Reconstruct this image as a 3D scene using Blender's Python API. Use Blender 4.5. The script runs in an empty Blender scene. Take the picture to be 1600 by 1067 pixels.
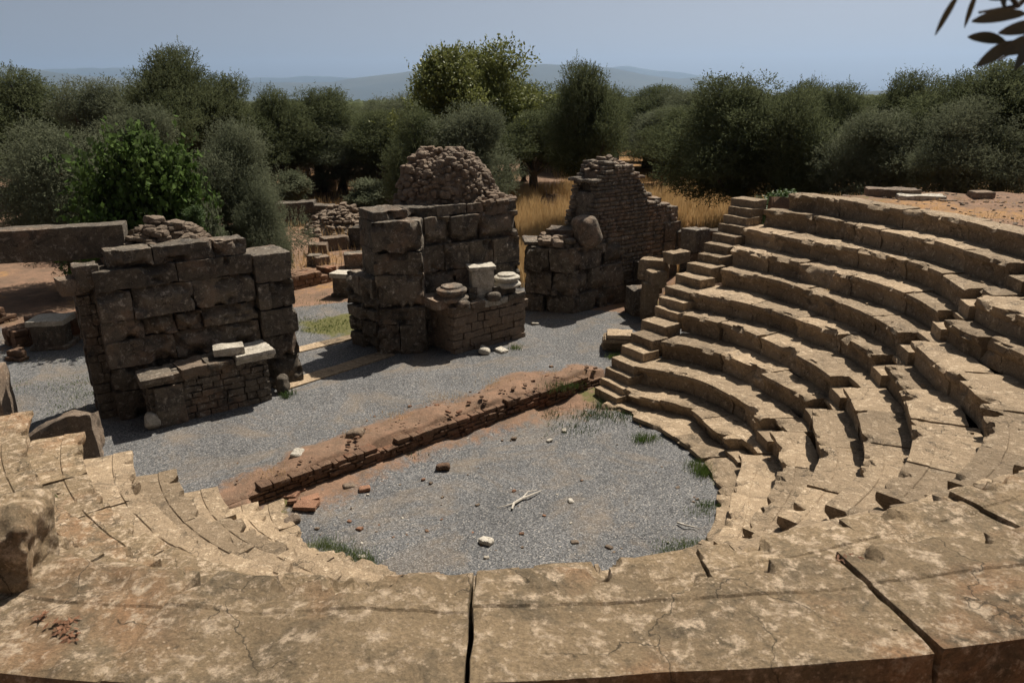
import bpy, math, random
import numpy as np
from math import radians as rad, sin, cos, pi
# ------------------------------------------------------------------ camera, sky, sun, exposure
scene = bpy.context.scene
col = scene.collection
H = 6.5                                   # eye height above the orchestra floor
PX = 1600.0
FPX = 1150.0
TH = math.atan((533.5-157)/FPX)           # downward tilt
ROLL = -.012
cam = bpy.data.cameras.new('camera')
camo = bpy.data.objects.new('camera', cam); col.objects.link(camo)
cam.sensor_width = 36; cam.lens = FPX/PX*36
cam.clip_start = .05; cam.clip_end = 60000
from mathutils import Matrix, Euler, Vector
camo.matrix_world = Matrix.Translation((0,0,H)) @ Matrix.Rotation(pi/2-TH,4,'X') @ Matrix.Rotation(ROLL,4,'Z')
cam.dof.use_dof = True; cam.dof.focus_distance = 12; cam.dof.aperture_fstop = 7.1
scene.camera = camo
SUN_EL, SUN_AZ = 57.0, 36.0               # azimuth clockwise from +Y (the view direction)
world = bpy.data.worlds.new('World'); scene.world = world; world.use_nodes = True
wt = world.node_tree; bg = wt.nodes['Background']
sky = wt.nodes.new('ShaderNodeTexSky'); sky.sky_type = 'NISHITA'; sky.sun_disc = False
sky.sun_elevation = rad(SUN_EL); sky.sun_rotation = rad(SUN_AZ)
sky.air_density = .42; sky.dust_density = 3.4; sky.ozone_density = 2.5; sky.altitude = 300
hs = wt.nodes.new('ShaderNodeHueSaturation'); hs.inputs['Saturation'].default_value = .34
wt.links.new(sky.outputs[0], hs.inputs['Color']); wt.links.new(hs.outputs[0], bg.inputs[0]); bg.inputs[1].default_value = .056
sl = bpy.data.lights.new('sun','SUN'); so = bpy.data.objects.new('sun', sl); col.objects.link(so)
sl.energy = 5.0; sl.angle = rad(.5); sl.color = (1,.93,.82)
sd = Vector((sin(rad(SUN_AZ))*cos(rad(SUN_EL)), cos(rad(SUN_AZ))*cos(rad(SUN_EL)), sin(rad(SUN_EL))))
so.rotation_euler = sd.to_track_quat('Z','Y').to_euler(); so.location = (0,0,40)
vs = scene.view_settings; vs.view_transform = 'Standard'; vs.look = 'None'; vs.exposure = .52; vs.gamma = 1
scene.cycles.volume_bounces = 0
scene.cycles.max_bounces = 5; scene.cycles.diffuse_bounces = 1; scene.cycles.transparent_max_bounces = 4

# ------------------------------------------------------------------ helpers
rng = np.random.default_rng(7); random.seed(7)
def ray(X, Y):
    a=(X-800)/FPX; b=(Y-533.5)/FPX; cr,sr=cos(ROLL),sin(ROLL)
    u=a*cr+b*sr; v=-a*sr+b*cr
    return u, cos(TH)-v*sin(TH), sin(TH)+v*cos(TH)
def at(X, Y, z=0.):                       # where a sight line of the photograph meets height z
    u,f,d=ray(X,Y); k=(H-z)/d; return k*u, k*f
def at_d(X, Y, d):                        # x and height of a sight line at distance d
    u,f,dn=ray(X,Y); return u*d/f, H-dn*d/f
def sm(a,b,x): t=np.clip((x-a)/(b-a),0,1); return t*t*(3-2*t)
def _h(i,j,k,s):
    n=(i*374761393+j*668265263+k*1274126177+s*982451653)&0xffffffff
    n=((n^(n>>13))*1274126177)&0xffffffff
    n=((n^(n>>16))*2246822519)&0xffffffff
    return ((n^(n>>15))&0xffffff)/float(0xffffff)*2-1
def vn(P,s=0):
    P=np.asarray(P,float); F=np.floor(P); f=P-F; f=f*f*(3-2*f); I=F.astype(np.int64); r=0
    for a in (0,1):
        wa=f[:,0] if a else 1-f[:,0]
        for b in (0,1):
            wb=f[:,1] if b else 1-f[:,1]
            for c in (0,1):
                wc=f[:,2] if c else 1-f[:,2]
                r=r+wa*wb*wc*_h(I[:,0]+a,I[:,1]+b,I[:,2]+c,s)
    return r
def fbm(P,oct=3,s=0):
    r=0;a=1.;P=np.asarray(P,float)
    for o in range(oct): r=r+a*vn(P*(2.03**o)+o*17.3,s+o); a*=.5
    return r
def P3(x,y,z=0.):
    x=np.asarray(x,float); return np.stack([x,np.broadcast_to(y,x.shape),np.broadcast_to(z,x.shape)],-1)

def mesh_obj(name, V, F, mat, parent=None, loc=(0,0,0), smooth=True, attrs=None):
    V=np.asarray(V,np.float32)-np.asarray(loc,np.float32); F=np.asarray(F,np.int32); k=F.shape[1]
    me=bpy.data.meshes.new(name); me.vertices.add(len(V)); me.vertices.foreach_set('co',V.ravel())
    me.loops.add(F.size); me.loops.foreach_set('vertex_index',F.ravel())
    me.polygons.add(len(F)); me.polygons.foreach_set('loop_start',np.arange(0,F.size,k,dtype=np.int32))
    me.update(calc_edges=True)
    me.polygons.foreach_set('use_smooth',np.full(len(F),smooth))
    for an,av in (attrs or {}).items():
        at_=me.attributes.new(an,'FLOAT','POINT'); at_.data.foreach_set('value',np.asarray(av,np.float32))
    me.validate(); me.materials.append(mat)
    if smooth and len(F)<60000: me.set_sharp_from_angle(angle=rad(34))
    o=bpy.data.objects.new(name,me); col.objects.link(o)
    if parent: o.parent=parent
    else: o.location=loc
    return o
def tag(o,label=None,cat=None,group=None,kind=None):
    if label: o['label']=label
    if cat: o['category']=cat
    if group: o['group']=group
    if kind: o['kind']=kind
    return o
def thing(name,loc,label,cat,group=None):
    o=bpy.data.objects.new(name,None); o.location=loc; o.empty_display_size=.2; col.objects.link(o)
    return tag(o,label,cat,group)
class MB:                                  # collects quad patches into one mesh
    def __init__(s): s.V=[];s.F=[];s.n=0
    def add(s,V,F): s.V.append(V); s.F.append(F+s.n); s.n+=len(V); return s
    def build(s,name,mat,parent=None,loc=(0,0,0),smooth=True):
        return mesh_obj(name,np.concatenate(s.V),np.concatenate(s.F),mat,parent,loc,smooth)
_lat={}
def lattice(nu,nv,nw):
    key=(nu,nv,nw)
    if key in _lat: return _lat[key]
    g=np.stack(np.meshgrid(np.arange(nu+1),np.arange(nv+1),np.arange(nw+1),indexing='ij'),-1)
    mask=((g[...,0]==0)|(g[...,0]==nu)|(g[...,1]==0)|(g[...,1]==nv)|(g[...,2]==0)|(g[...,2]==nw))
    idx=-np.ones(mask.shape,int); idx[mask]=np.arange(mask.sum())
    P=g[mask]/np.array([nu,nv,nw],float); Q=[]
    def q(A,fl):
        a=A[:-1,:-1];b=A[1:,:-1];c=A[1:,1:];d=A[:-1,1:]
        r=np.stack([a,b,c,d] if fl else [a,d,c,b],-1).reshape(-1,4); Q.append(r)
    q(idx[:,:,0],0);q(idx[:,:,-1],1);q(idx[:,0,:],1);q(idx[:,-1,:],0);q(idx[0],0);q(idx[-1],1)
    _lat[key]=(P,np.concatenate(Q)); return _lat[key]
def stone(dims,seg,r=.03,amp=.01,freq=3.,M=None,seed=0,mod=None,amp2=None,maxn=60,snap=None,rs=.6):
    """rounded, eroded block: local x 0..L, y 0..D, z 0..h; mod changes local points, M maps them to the world"""
    L,D,h=dims; n=[max(2,min(maxn,int(round(d/seg)))) for d in dims]
    U,F=lattice(*n); p=U*np.array(dims)
    if snap and snap<D-.08 and n[1]>8:
        ys=np.linspace(0,D,n[1]+1); j=int(round(snap/D*n[1])); j=min(max(j,3),n[1]-3)
        for dj,o_ in ((-1,-.013),(0,0.),(1,.013)): ys[j+dj]=snap+o_
        p[:,1]=ys[np.rint(U[:,1]*n[1]).astype(int)]
    r=min(r,.45*min(dims))
    # put extra lattice lines near the edges so that the rounding reads
    r=r*rs; q=np.clip(p,r,np.array(dims)-r); d=p-q; ln=np.linalg.norm(d,axis=1,keepdims=True); nn=d/np.maximum(ln,1e-9)
    p=q+nn*r
    if mod is not None: p=mod(p,nn)
    W=M(p) if M is not None else p
    so_=seed*3.71
    dd=amp*fbm(W*freq+so_,3,seed%97)
    if amp2: dd=dd+amp2*fbm(W*freq*4+so_,2,(seed+5)%97)
    p=p+nn*dd[:,None]
    return (M(p) if M is not None else p),F
def frame(origin,ang,tilt=0.):             # local x runs along ang (degrees), y to its left, z up
    c,s=cos(rad(ang)),sin(rad(ang)); ox,oy,oz=origin
    def M(p):
        return np.stack([ox+p[:,0]*c-p[:,1]*s, oy+p[:,0]*s+p[:,1]*c, oz+p[:,2]+p[:,0]*tilt],-1)
    return M
def rock(center,size,seed,rough=.16,seg=None,up=None):
    """irregular boulder as a lumpy rounded block with random orientation"""
    rr=random.Random(seed); sx,sy,sz=size
    R=(Euler((rr.uniform(-.25,.25),rr.uniform(-.25,.25),rr.uniform(0,6.28)) if up is None else Euler(up))).to_matrix()
    R=np.array(R); c=np.array(center)
    def M(p): return (p-np.array([sx,sy,sz])/2)@R.T+c
    m=min(size)
    return stone(size,seg or max(size)/6,r=m*.42,rs=1.,amp=m*rough,freq=1.1/m,M=M,seed=seed)

# ------------------------------------------------------------------ materials
def mat(name): m=bpy.data.materials.new(name); m.use_nodes=True; return m,m.node_tree,m.node_tree.nodes['Principled BSDF']
def nd(t,ty,**k):
    n=t.nodes.new(ty)
    for a,b in k.items():
        if a.startswith('i_'):
            key=a[2:]; n.inputs[int(key) if key.isdigit() else key.replace('_',' ')].default_value=b
        else: setattr(n,a,b)
    return n
def noise(t,vec,scale,detail=6,rough=.6,dist=0.):
    n=nd(t,'ShaderNodeTexNoise'); n.inputs['Scale'].default_value=scale; n.inputs['Detail'].default_value=detail
    n.inputs['Roughness'].default_value=rough; n.inputs['Distortion'].default_value=dist
    t.links.new(vec,n.inputs['Vector']); return n.outputs['Fac']
def ramp(t,fac,stops):
    n=nd(t,'ShaderNodeValToRGB'); e=n.color_ramp.elements
    while len(e)<len(stops): e.new(.5)
    for k,(p,c) in enumerate(stops):
        e[k].position=p; e[k].color=(c,c,c,1) if isinstance(c,(int,float)) else (*c,1)
    t.links.new(fac,n.inputs[0]); return n.outputs[0]
def mix(t,fac,a,b,mode='MIX'):
    n=nd(t,'ShaderNodeMix',data_type='RGBA',blend_type=mode)
    for s,v in ((0,fac),(6,a),(7,b)):
        if isinstance(v,(int,float)): n.inputs[s].default_value=v
        elif isinstance(v,tuple): n.inputs[s].default_value=(*v,1)
        else: t.links.new(v,n.inputs[s])
    return n.outputs[2]
def geo(t): return nd(t,'ShaderNodeNewGeometry').outputs['Position']
def bump(t,b,h,strength,dist,prev=None):
    n=nd(t,'ShaderNodeBump'); n.inputs['Strength'].default_value=strength; n.inputs['Distance'].default_value=dist
    t.links.new(h,n.inputs['Height'])
    if prev: t.links.new(prev,n.inputs['Normal'])
    t.links.new(n.outputs[0],b.inputs['Normal']); return n.outputs[0]
def stone_mat(name,base,light,dark,red=None,lichen=.62,darkat=.40,crack=.5,fine=1.,var=.35):
    m,t,b=mat(name); p=geo(t)
    oi=nd(t,'ShaderNodeObjectInfo')
    n1=noise(t,p,1.1,5,.6,.3); n2=noise(t,p,7.5,10,.78,.12); n3=noise(t,p,46.,6,.78)
    n4=noise(t,p,2.6,8,.7,.9); n5=noise(t,p,15.,8,.7,.4)
    c=mix(t,ramp(t,n1,[(.3,0.),(.7,1.)]),base,tuple(x*.72 for x in base))
    if red: c=mix(t,ramp(t,noise(t,p,.9,4,.6,.5),[(.52,0.),(.66,.75)]),c,red)
    c=mix(t,ramp(t,n4,[(darkat-.1,1.),(darkat+.08,0.)]),c,dark)
    lm=nd(t,'ShaderNodeMath',operation='MULTIPLY'); 
    t.links.new(ramp(t,n2,[(lichen-.07,0.),(lichen+.02,1.)]),lm.inputs[0]); t.links.new(ramp(t,n5,[(.42,.1),(.58,1.)]),lm.inputs[1])
    c=mix(t,lm.outputs[0],c,light)
    c=mix(t,ramp(t,n5,[(.28,.8),(.42,0.)]),c,tuple(x*.8 for x in dark))
    sv=nd(t,'ShaderNodeTexVoronoi'); sv.inputs['Scale'].default_value=34.; sv.inputs['Randomness'].default_value=1.; t.links.new(p,sv.inputs['Vector'])
    sp=nd(t,'ShaderNodeMath',operation='MULTIPLY'); t.links.new(ramp(t,sv.outputs['Distance'],[(.16,.8),(.30,0.)]),sp.inputs[0]); t.links.new(ramp(t,noise(t,p,5.,4,.6),[(.5,0.),(.6,1.)]),sp.inputs[1])
    c=mix(t,sp.outputs[0],c,light)
    pv_=nd(t,'ShaderNodeTexVoronoi'); pv_.inputs['Scale'].default_value=19.; t.links.new(p,pv_.inputs['Vector'])
    pm=nd(t,'ShaderNodeMath',operation='MULTIPLY'); t.links.new(ramp(t,pv_.outputs['Distance'],[(.12,1.),(.26,0.)]),pm.inputs[0]); t.links.new(ramp(t,noise(t,p,3.3,5,.6),[(.5,0.),(.58,1.)]),pm.inputs[1])
    c=mix(t,.8,c,ramp(t,n3,[(.3,.5),(.7,1.5)]),'MULTIPLY')
    cv=nd(t,'ShaderNodeTexVoronoi',feature='DISTANCE_TO_EDGE'); cv.inputs['Scale'].default_value=1.15
    cn=nd(t,'ShaderNodeTexNoise'); cn.inputs['Scale'].default_value=2.; cn.inputs['Detail'].default_value=7; cs=nd(t,'ShaderNodeVectorMath',operation='SCALE'); cs.inputs['Scale'].default_value=1.1; ca_=nd(t,'ShaderNodeVectorMath',operation='ADD')
    t.links.new(p,cn.inputs['Vector']); t.links.new(cn.outputs['Color'],cs.inputs[0]); t.links.new(p,ca_.inputs[0]); t.links.new(cs.outputs[0],ca_.inputs[1]); t.links.new(ca_.outputs[0],cv.inputs['Vector'])
    ck=nd(t,'ShaderNodeMath',operation='MULTIPLY'); t.links.new(ramp(t,cv.outputs['Distance'],[(.002,.85),(.010,0.)]),ck.inputs[0]); t.links.new(ramp(t,n1,[(.46,0.),(.52,1.)]),ck.inputs[1])
    c=mix(t,ck.outputs[0],c,tuple(x*.35 for x in dark))
    v=nd(t,'ShaderNodeMapRange'); v.inputs[3].default_value=1-var; v.inputs[4].default_value=1+var*.6
    t.links.new(oi.outputs['Random'],v.inputs[0])
    c=mix(t,1.,c,v.outputs[0],'MULTIPLY')
    t.links.new(c,b.inputs['Base Color']); b.inputs['Roughness'].default_value=.9; b.inputs['Specular IOR Level'].default_value=.25
    vo=nd(t,'ShaderNodeTexVoronoi',feature='DISTANCE_TO_EDGE'); vo.inputs['Scale'].default_value=1.6; 
    wv=nd(t,'ShaderNodeVectorMath',operation='ADD'); nz=nd(t,'ShaderNodeTexNoise'); nz.inputs['Scale'].default_value=2.5; nz.inputs['Detail'].default_value=6
    sc=nd(t,'ShaderNodeVectorMath',operation='SCALE'); sc.inputs['Scale'].default_value=.7
    t.links.new(p,nz.inputs['Vector']); t.links.new(nz.outputs['Color'],sc.inputs[0]); t.links.new(p,wv.inputs[0]); t.links.new(sc.outputs[0],wv.inputs[1]); t.links.new(wv.outputs[0],vo.inputs['Vector'])
    cr=ramp(t,vo.outputs['Distance'],[(0.,0.),(.02,1.)])
    q=bump(t,b,cr,.35*crack,.02)
    iv=nd(t,'ShaderNodeMath',operation='SUBTRACT'); iv.inputs[0].default_value=1.; t.links.new(pm.outputs[0],iv.inputs[1]); q=bump(t,b,iv.outputs[0],.7*fine,.02,q)
    q=bump(t,b,n2,.85*fine,.04,q); q=bump(t,b,n5,.9*fine,.026,q); bump(t,b,n3,.9*fine,.011,q)
    return m
SEAT=stone_mat('seat_stone',(.36,.265,.17),(.55,.43,.30),(.115,.088,.06),lichen=.60,darkat=.38,var=.36)
NEAR=stone_mat('weathered_slab_stone',(.325,.235,.14),(.57,.44,.31),(.135,.105,.068),red=(.34,.19,.10),lichen=.57,darkat=.43,fine=1.15,var=.12)
PIER=stone_mat('pier_stone',(.165,.135,.102),(.36,.31,.25),(.065,.057,.05),red=(.25,.165,.11),lichen=.60,darkat=.45,crack=.8,var=.38)
RUB=stone_mat('rubble_stone',(.22,.165,.12),(.40,.32,.24),(.09,.075,.06),red=(.22,.15,.10),lichen=.62,darkat=.38,var=.2)
PALE=stone_mat('pale_marble',(.48,.43,.35),(.60,.55,.47),(.17,.15,.12),lichen=.55,darkat=.3,var=.1)
WALLR=stone_mat('red_rubble_stone',(.20,.12,.075),(.36,.24,.15),(.10,.06,.04),red=(.26,.11,.06),lichen=.64,darkat=.4,var=.2)
TILE=stone_mat('terracotta',(.34,.18,.11),(.46,.30,.20),(.26,.12,.07),lichen=.66,darkat=.3,var=.25)

def ground_mat():
    m,t,b=mat('ground'); p=geo(t)
    vo=nd(t,'ShaderNodeTexVoronoi'); vo.inputs['Scale'].default_value=48; t.links.new(p,vo.inputs['Vector'])
    bw=nd(t,'ShaderNodeRGBToBW'); t.links.new(vo.outputs['Color'],bw.inputs[0])
    g=ramp(t,bw.outputs[0],[(.1,(.050,.050,.050)),(.5,(.108,.107,.107)),(.8,(.178,.174,.170)),(.97,(.34,.31,.27))])
    g=mix(t,.7,g,ramp(t,noise(t,p,.8,4,.6),[(.3,.78),(.7,1.15)]),'MULTIPLY')
    n2=noise(t,p,1.3,6,.65,.4); n3=noise(t,p,22,6,.7); n4=noise(t,p,5,6,.7)
    vb=nd(t,'ShaderNodeTexVoronoi'); vb.inputs['Scale'].default_value=17; t.links.new(p,vb.inputs['Vector'])
    g=mix(t,ramp(t,vb.outputs['Distance'],[(.10,.8),(.15,0.)]),g,mix(t,n3,(.30,.22,.15),(.22,.21,.20)))
    g=mix(t,ramp(t,noise(t,p,.55,7,.72,.8),[(.50,0.),(.66,.55)]),g,(.20,.155,.11))
    g=mix(t,ramp(t,noise(t,p,3.1,7,.72,.8),[(.58,0.),(.70,.35)]),g,(.07,.068,.06))
    soil=mix(t,ramp(t,noise(t,p,2.2,7,.7,.5),[(.35,0.),(.65,1.)]),(.225,.135,.088),(.125,.085,.058)); soil=mix(t,.7,soil,ramp(t,n3,[(.3,.65),(.7,1.4)]),'MULTIPLY')
    vs_=nd(t,'ShaderNodeTexVoronoi'); vs_.inputs['Scale'].default_value=14; t.links.new(p,vs_.inputs['Vector'])
    soil=mix(t,ramp(t,vs_.outputs['Distance'],[(.12,.55),(.2,0.)]),soil,(.36,.24,.16))
    def mask(attr,lo,hi,ns=None):
        a=nd(t,'ShaderNodeAttribute',attribute_name=attr).outputs['Fac']
        s=nd(t,'ShaderNodeMath',operation='ADD'); s2=nd(t,'ShaderNodeMath',operation='SUBTRACT'); s2.inputs[1].default_value=.5
        mm=nd(t,'ShaderNodeMath',operation='MULTIPLY'); mm.inputs[1].default_value=1.1
        t.links.new(n4 if ns is None else ns,s2.inputs[0]); t.links.new(s2.outputs[0],mm.inputs[0]); t.links.new(a,s.inputs[0]); t.links.new(mm.outputs[0],s.inputs[1])
        return ramp(t,s.outputs[0],[(lo,0.),(hi,1.)])
    c=mix(t,mask('soil',.35,.65),g,soil)
    dry=mix(t,n4,(.34,.20,.085),(.24,.13,.055)); dry=mix(t,.6,dry,ramp(t,n3,[(.3,.6),(.7,1.4)]),'MULTIPLY')
    c=mix(t,mask('dry',.4,.6),c,dry)
    gr=mix(t,n3,(.07,.075,.025),(.14,.125,.05))
    c=mix(t,mask('green',.5,.75),c,gr)
    fr=mix(t,noise(t,p,.012,7,.7),(.045,.06,.03),(.12,.115,.06))
    c=mix(t,mask('far',.4,.6),c,fr)
    t.links.new(c,b.inputs['Base Color']); b.inputs['Roughness'].default_value=.95; b.inputs['Specular IOR Level'].default_value=.15
    q=bump(t,b,vo.outputs['Distance'],.5,.012); bump(t,b,n3,.4,.012,q)
    return m
GROUND=ground_mat()
def simple(name,c1,c2,scale=5.,rough=.8,back=None,trans=0.,spec=.4):
    m,t,b=mat(name); p=geo(t); n=noise(t,p,scale,4,.6)
    c=mix(t,ramp(t,n,[(.35,0.),(.65,1.)]),c1,c2)
    if back: c=mix(t,nd(t,'ShaderNodeNewGeometry').outputs['Backfacing'],c,back)
    t.links.new(c,b.inputs['Base Color']); b.inputs['Roughness'].default_value=rough; b.inputs['Specular IOR Level'].default_value=spec
    if trans:
        tr=nd(t,'ShaderNodeBsdfTranslucent'); t.links.new(c,tr.inputs[0]); mx=nd(t,'ShaderNodeMixShader'); mx.inputs[0].default_value=trans
        t.links.new(b.outputs[0],mx.inputs[1]); t.links.new(tr.outputs[0],mx.inputs[2])
        t.links.new(mx.outputs[0],t.nodes['Material Output'].inputs[0])
    return m
OLIVE=simple('olive_leaf',(.075,.088,.042),(.125,.14,.07),.9,.9,trans=.4,spec=.03)
OLIVE2=simple('olive_leaf_grey',(.10,.112,.068),(.16,.172,.108),.9,.9,trans=.4,spec=.03)
FIG=simple('fig_leaf',(.055,.095,.02),(.10,.15,.04),2.,.8,back=(.08,.11,.045),trans=.3,spec=.06)
BROAD=simple('yellow_green_leaf',(.13,.15,.045),(.20,.21,.065),2.,.5,trans=.3,spec=.2)
DARKLEAF=simple('shaded_olive_leaf',(.03,.032,.018),(.05,.045,.025),20.,.6,trans=.05)  # darker olive leaf copy: the twig's backlit darkness is put into the colour
BARK=simple('bark',(.10,.08,.06),(.05,.04,.032),12.,.95)
DRYG=simple('dry_grass',(.60,.42,.21),(.42,.28,.13),.9,.8,trans=.3)
GREENG=simple('green_grass',(.07,.12,.02),(.13,.17,.04),3.,.7,trans=.25)
WEED=simple('weed_leaf',(.05,.09,.02),(.085,.13,.035),6.,.6,trans=.2)
DEADL=simple('dead_leaf',(.20,.09,.045),(.12,.06,.03),30.,.8,trans=.1)
WOOD=simple('bleached_wood',(.55,.50,.42),(.35,.31,.26),20.,.8)
MOUNT=simple('hill_slope',(.025,.035,.03),(.05,.055,.04),.0008,.95)
# ------------------------------------------------------------------ shape of the theatre (radii of each seat row's front edge, every 5 degrees)
CX,CY=-.18,12.27
PH=np.arange(-170,66,5.)
RT=[[3.52,3.53,3.53,3.52,3.49,3.44,3.39,3.33,3.29,3.25,3.22,3.2,3.19,3.19,3.21,3.24,3.27,3.32,3.37,3.43,3.49,3.57,3.65,3.74,3.82,3.89,3.95,3.95,3.91,3.86,3.82,3.8,3.78,3.73,3.68,3.64,3.59,3.55,3.53,3.51,3.47,3.42,3.41,3.43,3.45,3.46,3.46,3.47],[4.3,4.32,4.33,4.32,4.28,4.22,4.14,4.08,4.04,4.0,3.97,3.93,3.91,3.92,3.94,3.97,4.01,4.05,4.09,4.14,4.18,4.22,4.26,4.29,4.31,4.3,4.26,4.2,4.14,4.1,4.09,4.15,4.24,4.3,4.27,4.18,4.12,4.13,4.19,4.23,4.17,4.04,3.93,3.91,3.96,4.0,4.02,4.04],[4.87,4.89,4.89,4.87,4.84,4.79,4.74,4.69,4.64,4.6,4.57,4.55,4.54,4.54,4.56,4.58,4.61,4.63,4.66,4.68,4.69,4.7,4.71,4.71,4.73,4.72,4.69,4.69,4.71,4.72,4.73,4.76,4.81,4.82,4.77,4.75,4.79,4.85,4.84,4.82,4.8,4.74,4.61,4.45,4.38,4.42,4.44,4.46],[5.42,5.43,5.43,5.42,5.39,5.36,5.33,5.29,5.26,5.23,5.21,5.2,5.19,5.19,5.2,5.21,5.22,5.23,5.24,5.24,5.24,5.23,5.22,5.22,5.21,5.21,5.21,5.22,5.25,5.29,5.31,5.31,5.33,5.44,5.59,5.63,5.54,5.47,5.48,5.52,5.52,5.48,5.39,5.25,5.11,5.04,5.03,5.06],[5.96,5.97,5.97,5.96,5.95,5.93,5.91,5.89,5.88,5.86,5.85,5.84,5.84,5.83,5.83,5.83,5.83,5.83,5.82,5.81,5.8,5.78,5.77,5.77,5.78,5.8,5.84,5.89,5.9,5.88,5.85,5.86,5.91,5.97,6.03,6.06,6.07,6.07,6.1,6.15,6.2,6.25,6.28,6.28,6.22,6.11,5.99,5.9],[6.52,6.52,6.52,6.52,6.52,6.51,6.5,6.49,6.48,6.47,6.47,6.46,6.45,6.44,6.43,6.42,6.41,6.39,6.37,6.34,6.33,6.31,6.31,6.32,6.34,6.37,6.41,6.45,6.46,6.45,6.46,6.5,6.56,6.63,6.71,6.79,6.85,6.86,6.85,6.83,6.84,6.84,6.82,6.76,6.73,6.72,6.71,6.68],[7.1,7.1,7.1,7.09,7.09,7.09,7.08,7.08,7.07,7.06,7.05,7.04,7.03,7.01,6.98,6.95,6.91,6.87,6.83,6.8,6.78,6.78,6.82,6.88,6.97,7.07,7.14,7.2,7.23,7.24,7.21,7.11,7.01,7.05,7.13,7.22,7.33,7.38,7.43,7.51,7.63,7.73,7.78,7.8,7.79,7.76,7.7,7.61],[7.68,7.68,7.68,7.68,7.68,7.67,7.67,7.66,7.65,7.63,7.61,7.59,7.56,7.52,7.47,7.41,7.35,7.29,7.25,7.22,7.2,7.2,7.25,7.35,7.5,7.66,7.81,7.94,8.03,8.09,8.09,7.97,7.74,7.58,7.63,7.82,7.97,8.04,8.07,8.05,8.05,8.15,8.28,8.51,8.64,8.64,8.59,8.48],[8.27,8.27,8.26,8.26,8.26,8.25,8.25,8.23,8.21,8.19,8.15,8.11,8.05,7.99,7.93,7.85,7.78,7.71,7.67,7.64,7.62,7.62,7.7,7.83,8.0,8.19,8.37,8.5,8.57,8.55,8.51,8.39,8.16,8.0,8.05,8.26,8.52,8.7,8.77,8.79,8.77,8.77,8.9,9.16,9.41,9.51,9.43,9.25],[8.85,8.85,8.85,8.85,8.85,8.84,8.82,8.81,8.78,8.74,8.69,8.63,8.56,8.49,8.41,8.34,8.28,8.23,8.19,8.14,8.12,8.15,8.24,8.39,8.56,8.73,8.88,8.99,9.04,9.02,8.96,8.87,8.82,8.82,8.88,8.95,8.98,9.12,9.19,9.21,9.4,9.67,9.88,9.92,9.83,9.93,9.85,9.67],[9.44,9.44,9.44,9.44,9.43,9.42,9.41,9.39,9.35,9.31,9.26,9.19,9.12,9.04,8.98,8.93,8.88,8.86,8.91,8.99,9.07,9.11,9.14,9.19,9.27,9.35,9.44,9.5,9.53,9.53,9.5,9.46,9.44,9.44,9.46,9.48,9.54,9.67,9.8,9.8,9.82,10.09,10.3,10.34,10.25,10.35,10.27,10.09]]
RT=np.array(RT)
RT[0]=np.where(PH<-95,np.maximum(RT[0],RT[1]-.42),RT[0])
ZR=[.10,.37,.78,1.20,1.61,2.02,2.44,2.85,3.26,3.68,4.09]
END_R,END_L=48.,-157.
STAIRS=[1.0,-47.]                       # radial stairways (degrees)
def Rr(i,ph):
    if i<=10: return np.interp(ph,PH,RT[i])
    return np.interp(ph,PH,RT[10])+np.where(np.asarray(ph)<-60,.80,.62)
def polar(x,y): return np.degrees(np.arctan2(y-CY,x-CX)), np.hypot(x-CX,y-CY)
def pxy(ph,r): return CX+r*np.cos(np.radians(ph)), CY+r*np.sin(np.radians(ph))
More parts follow.
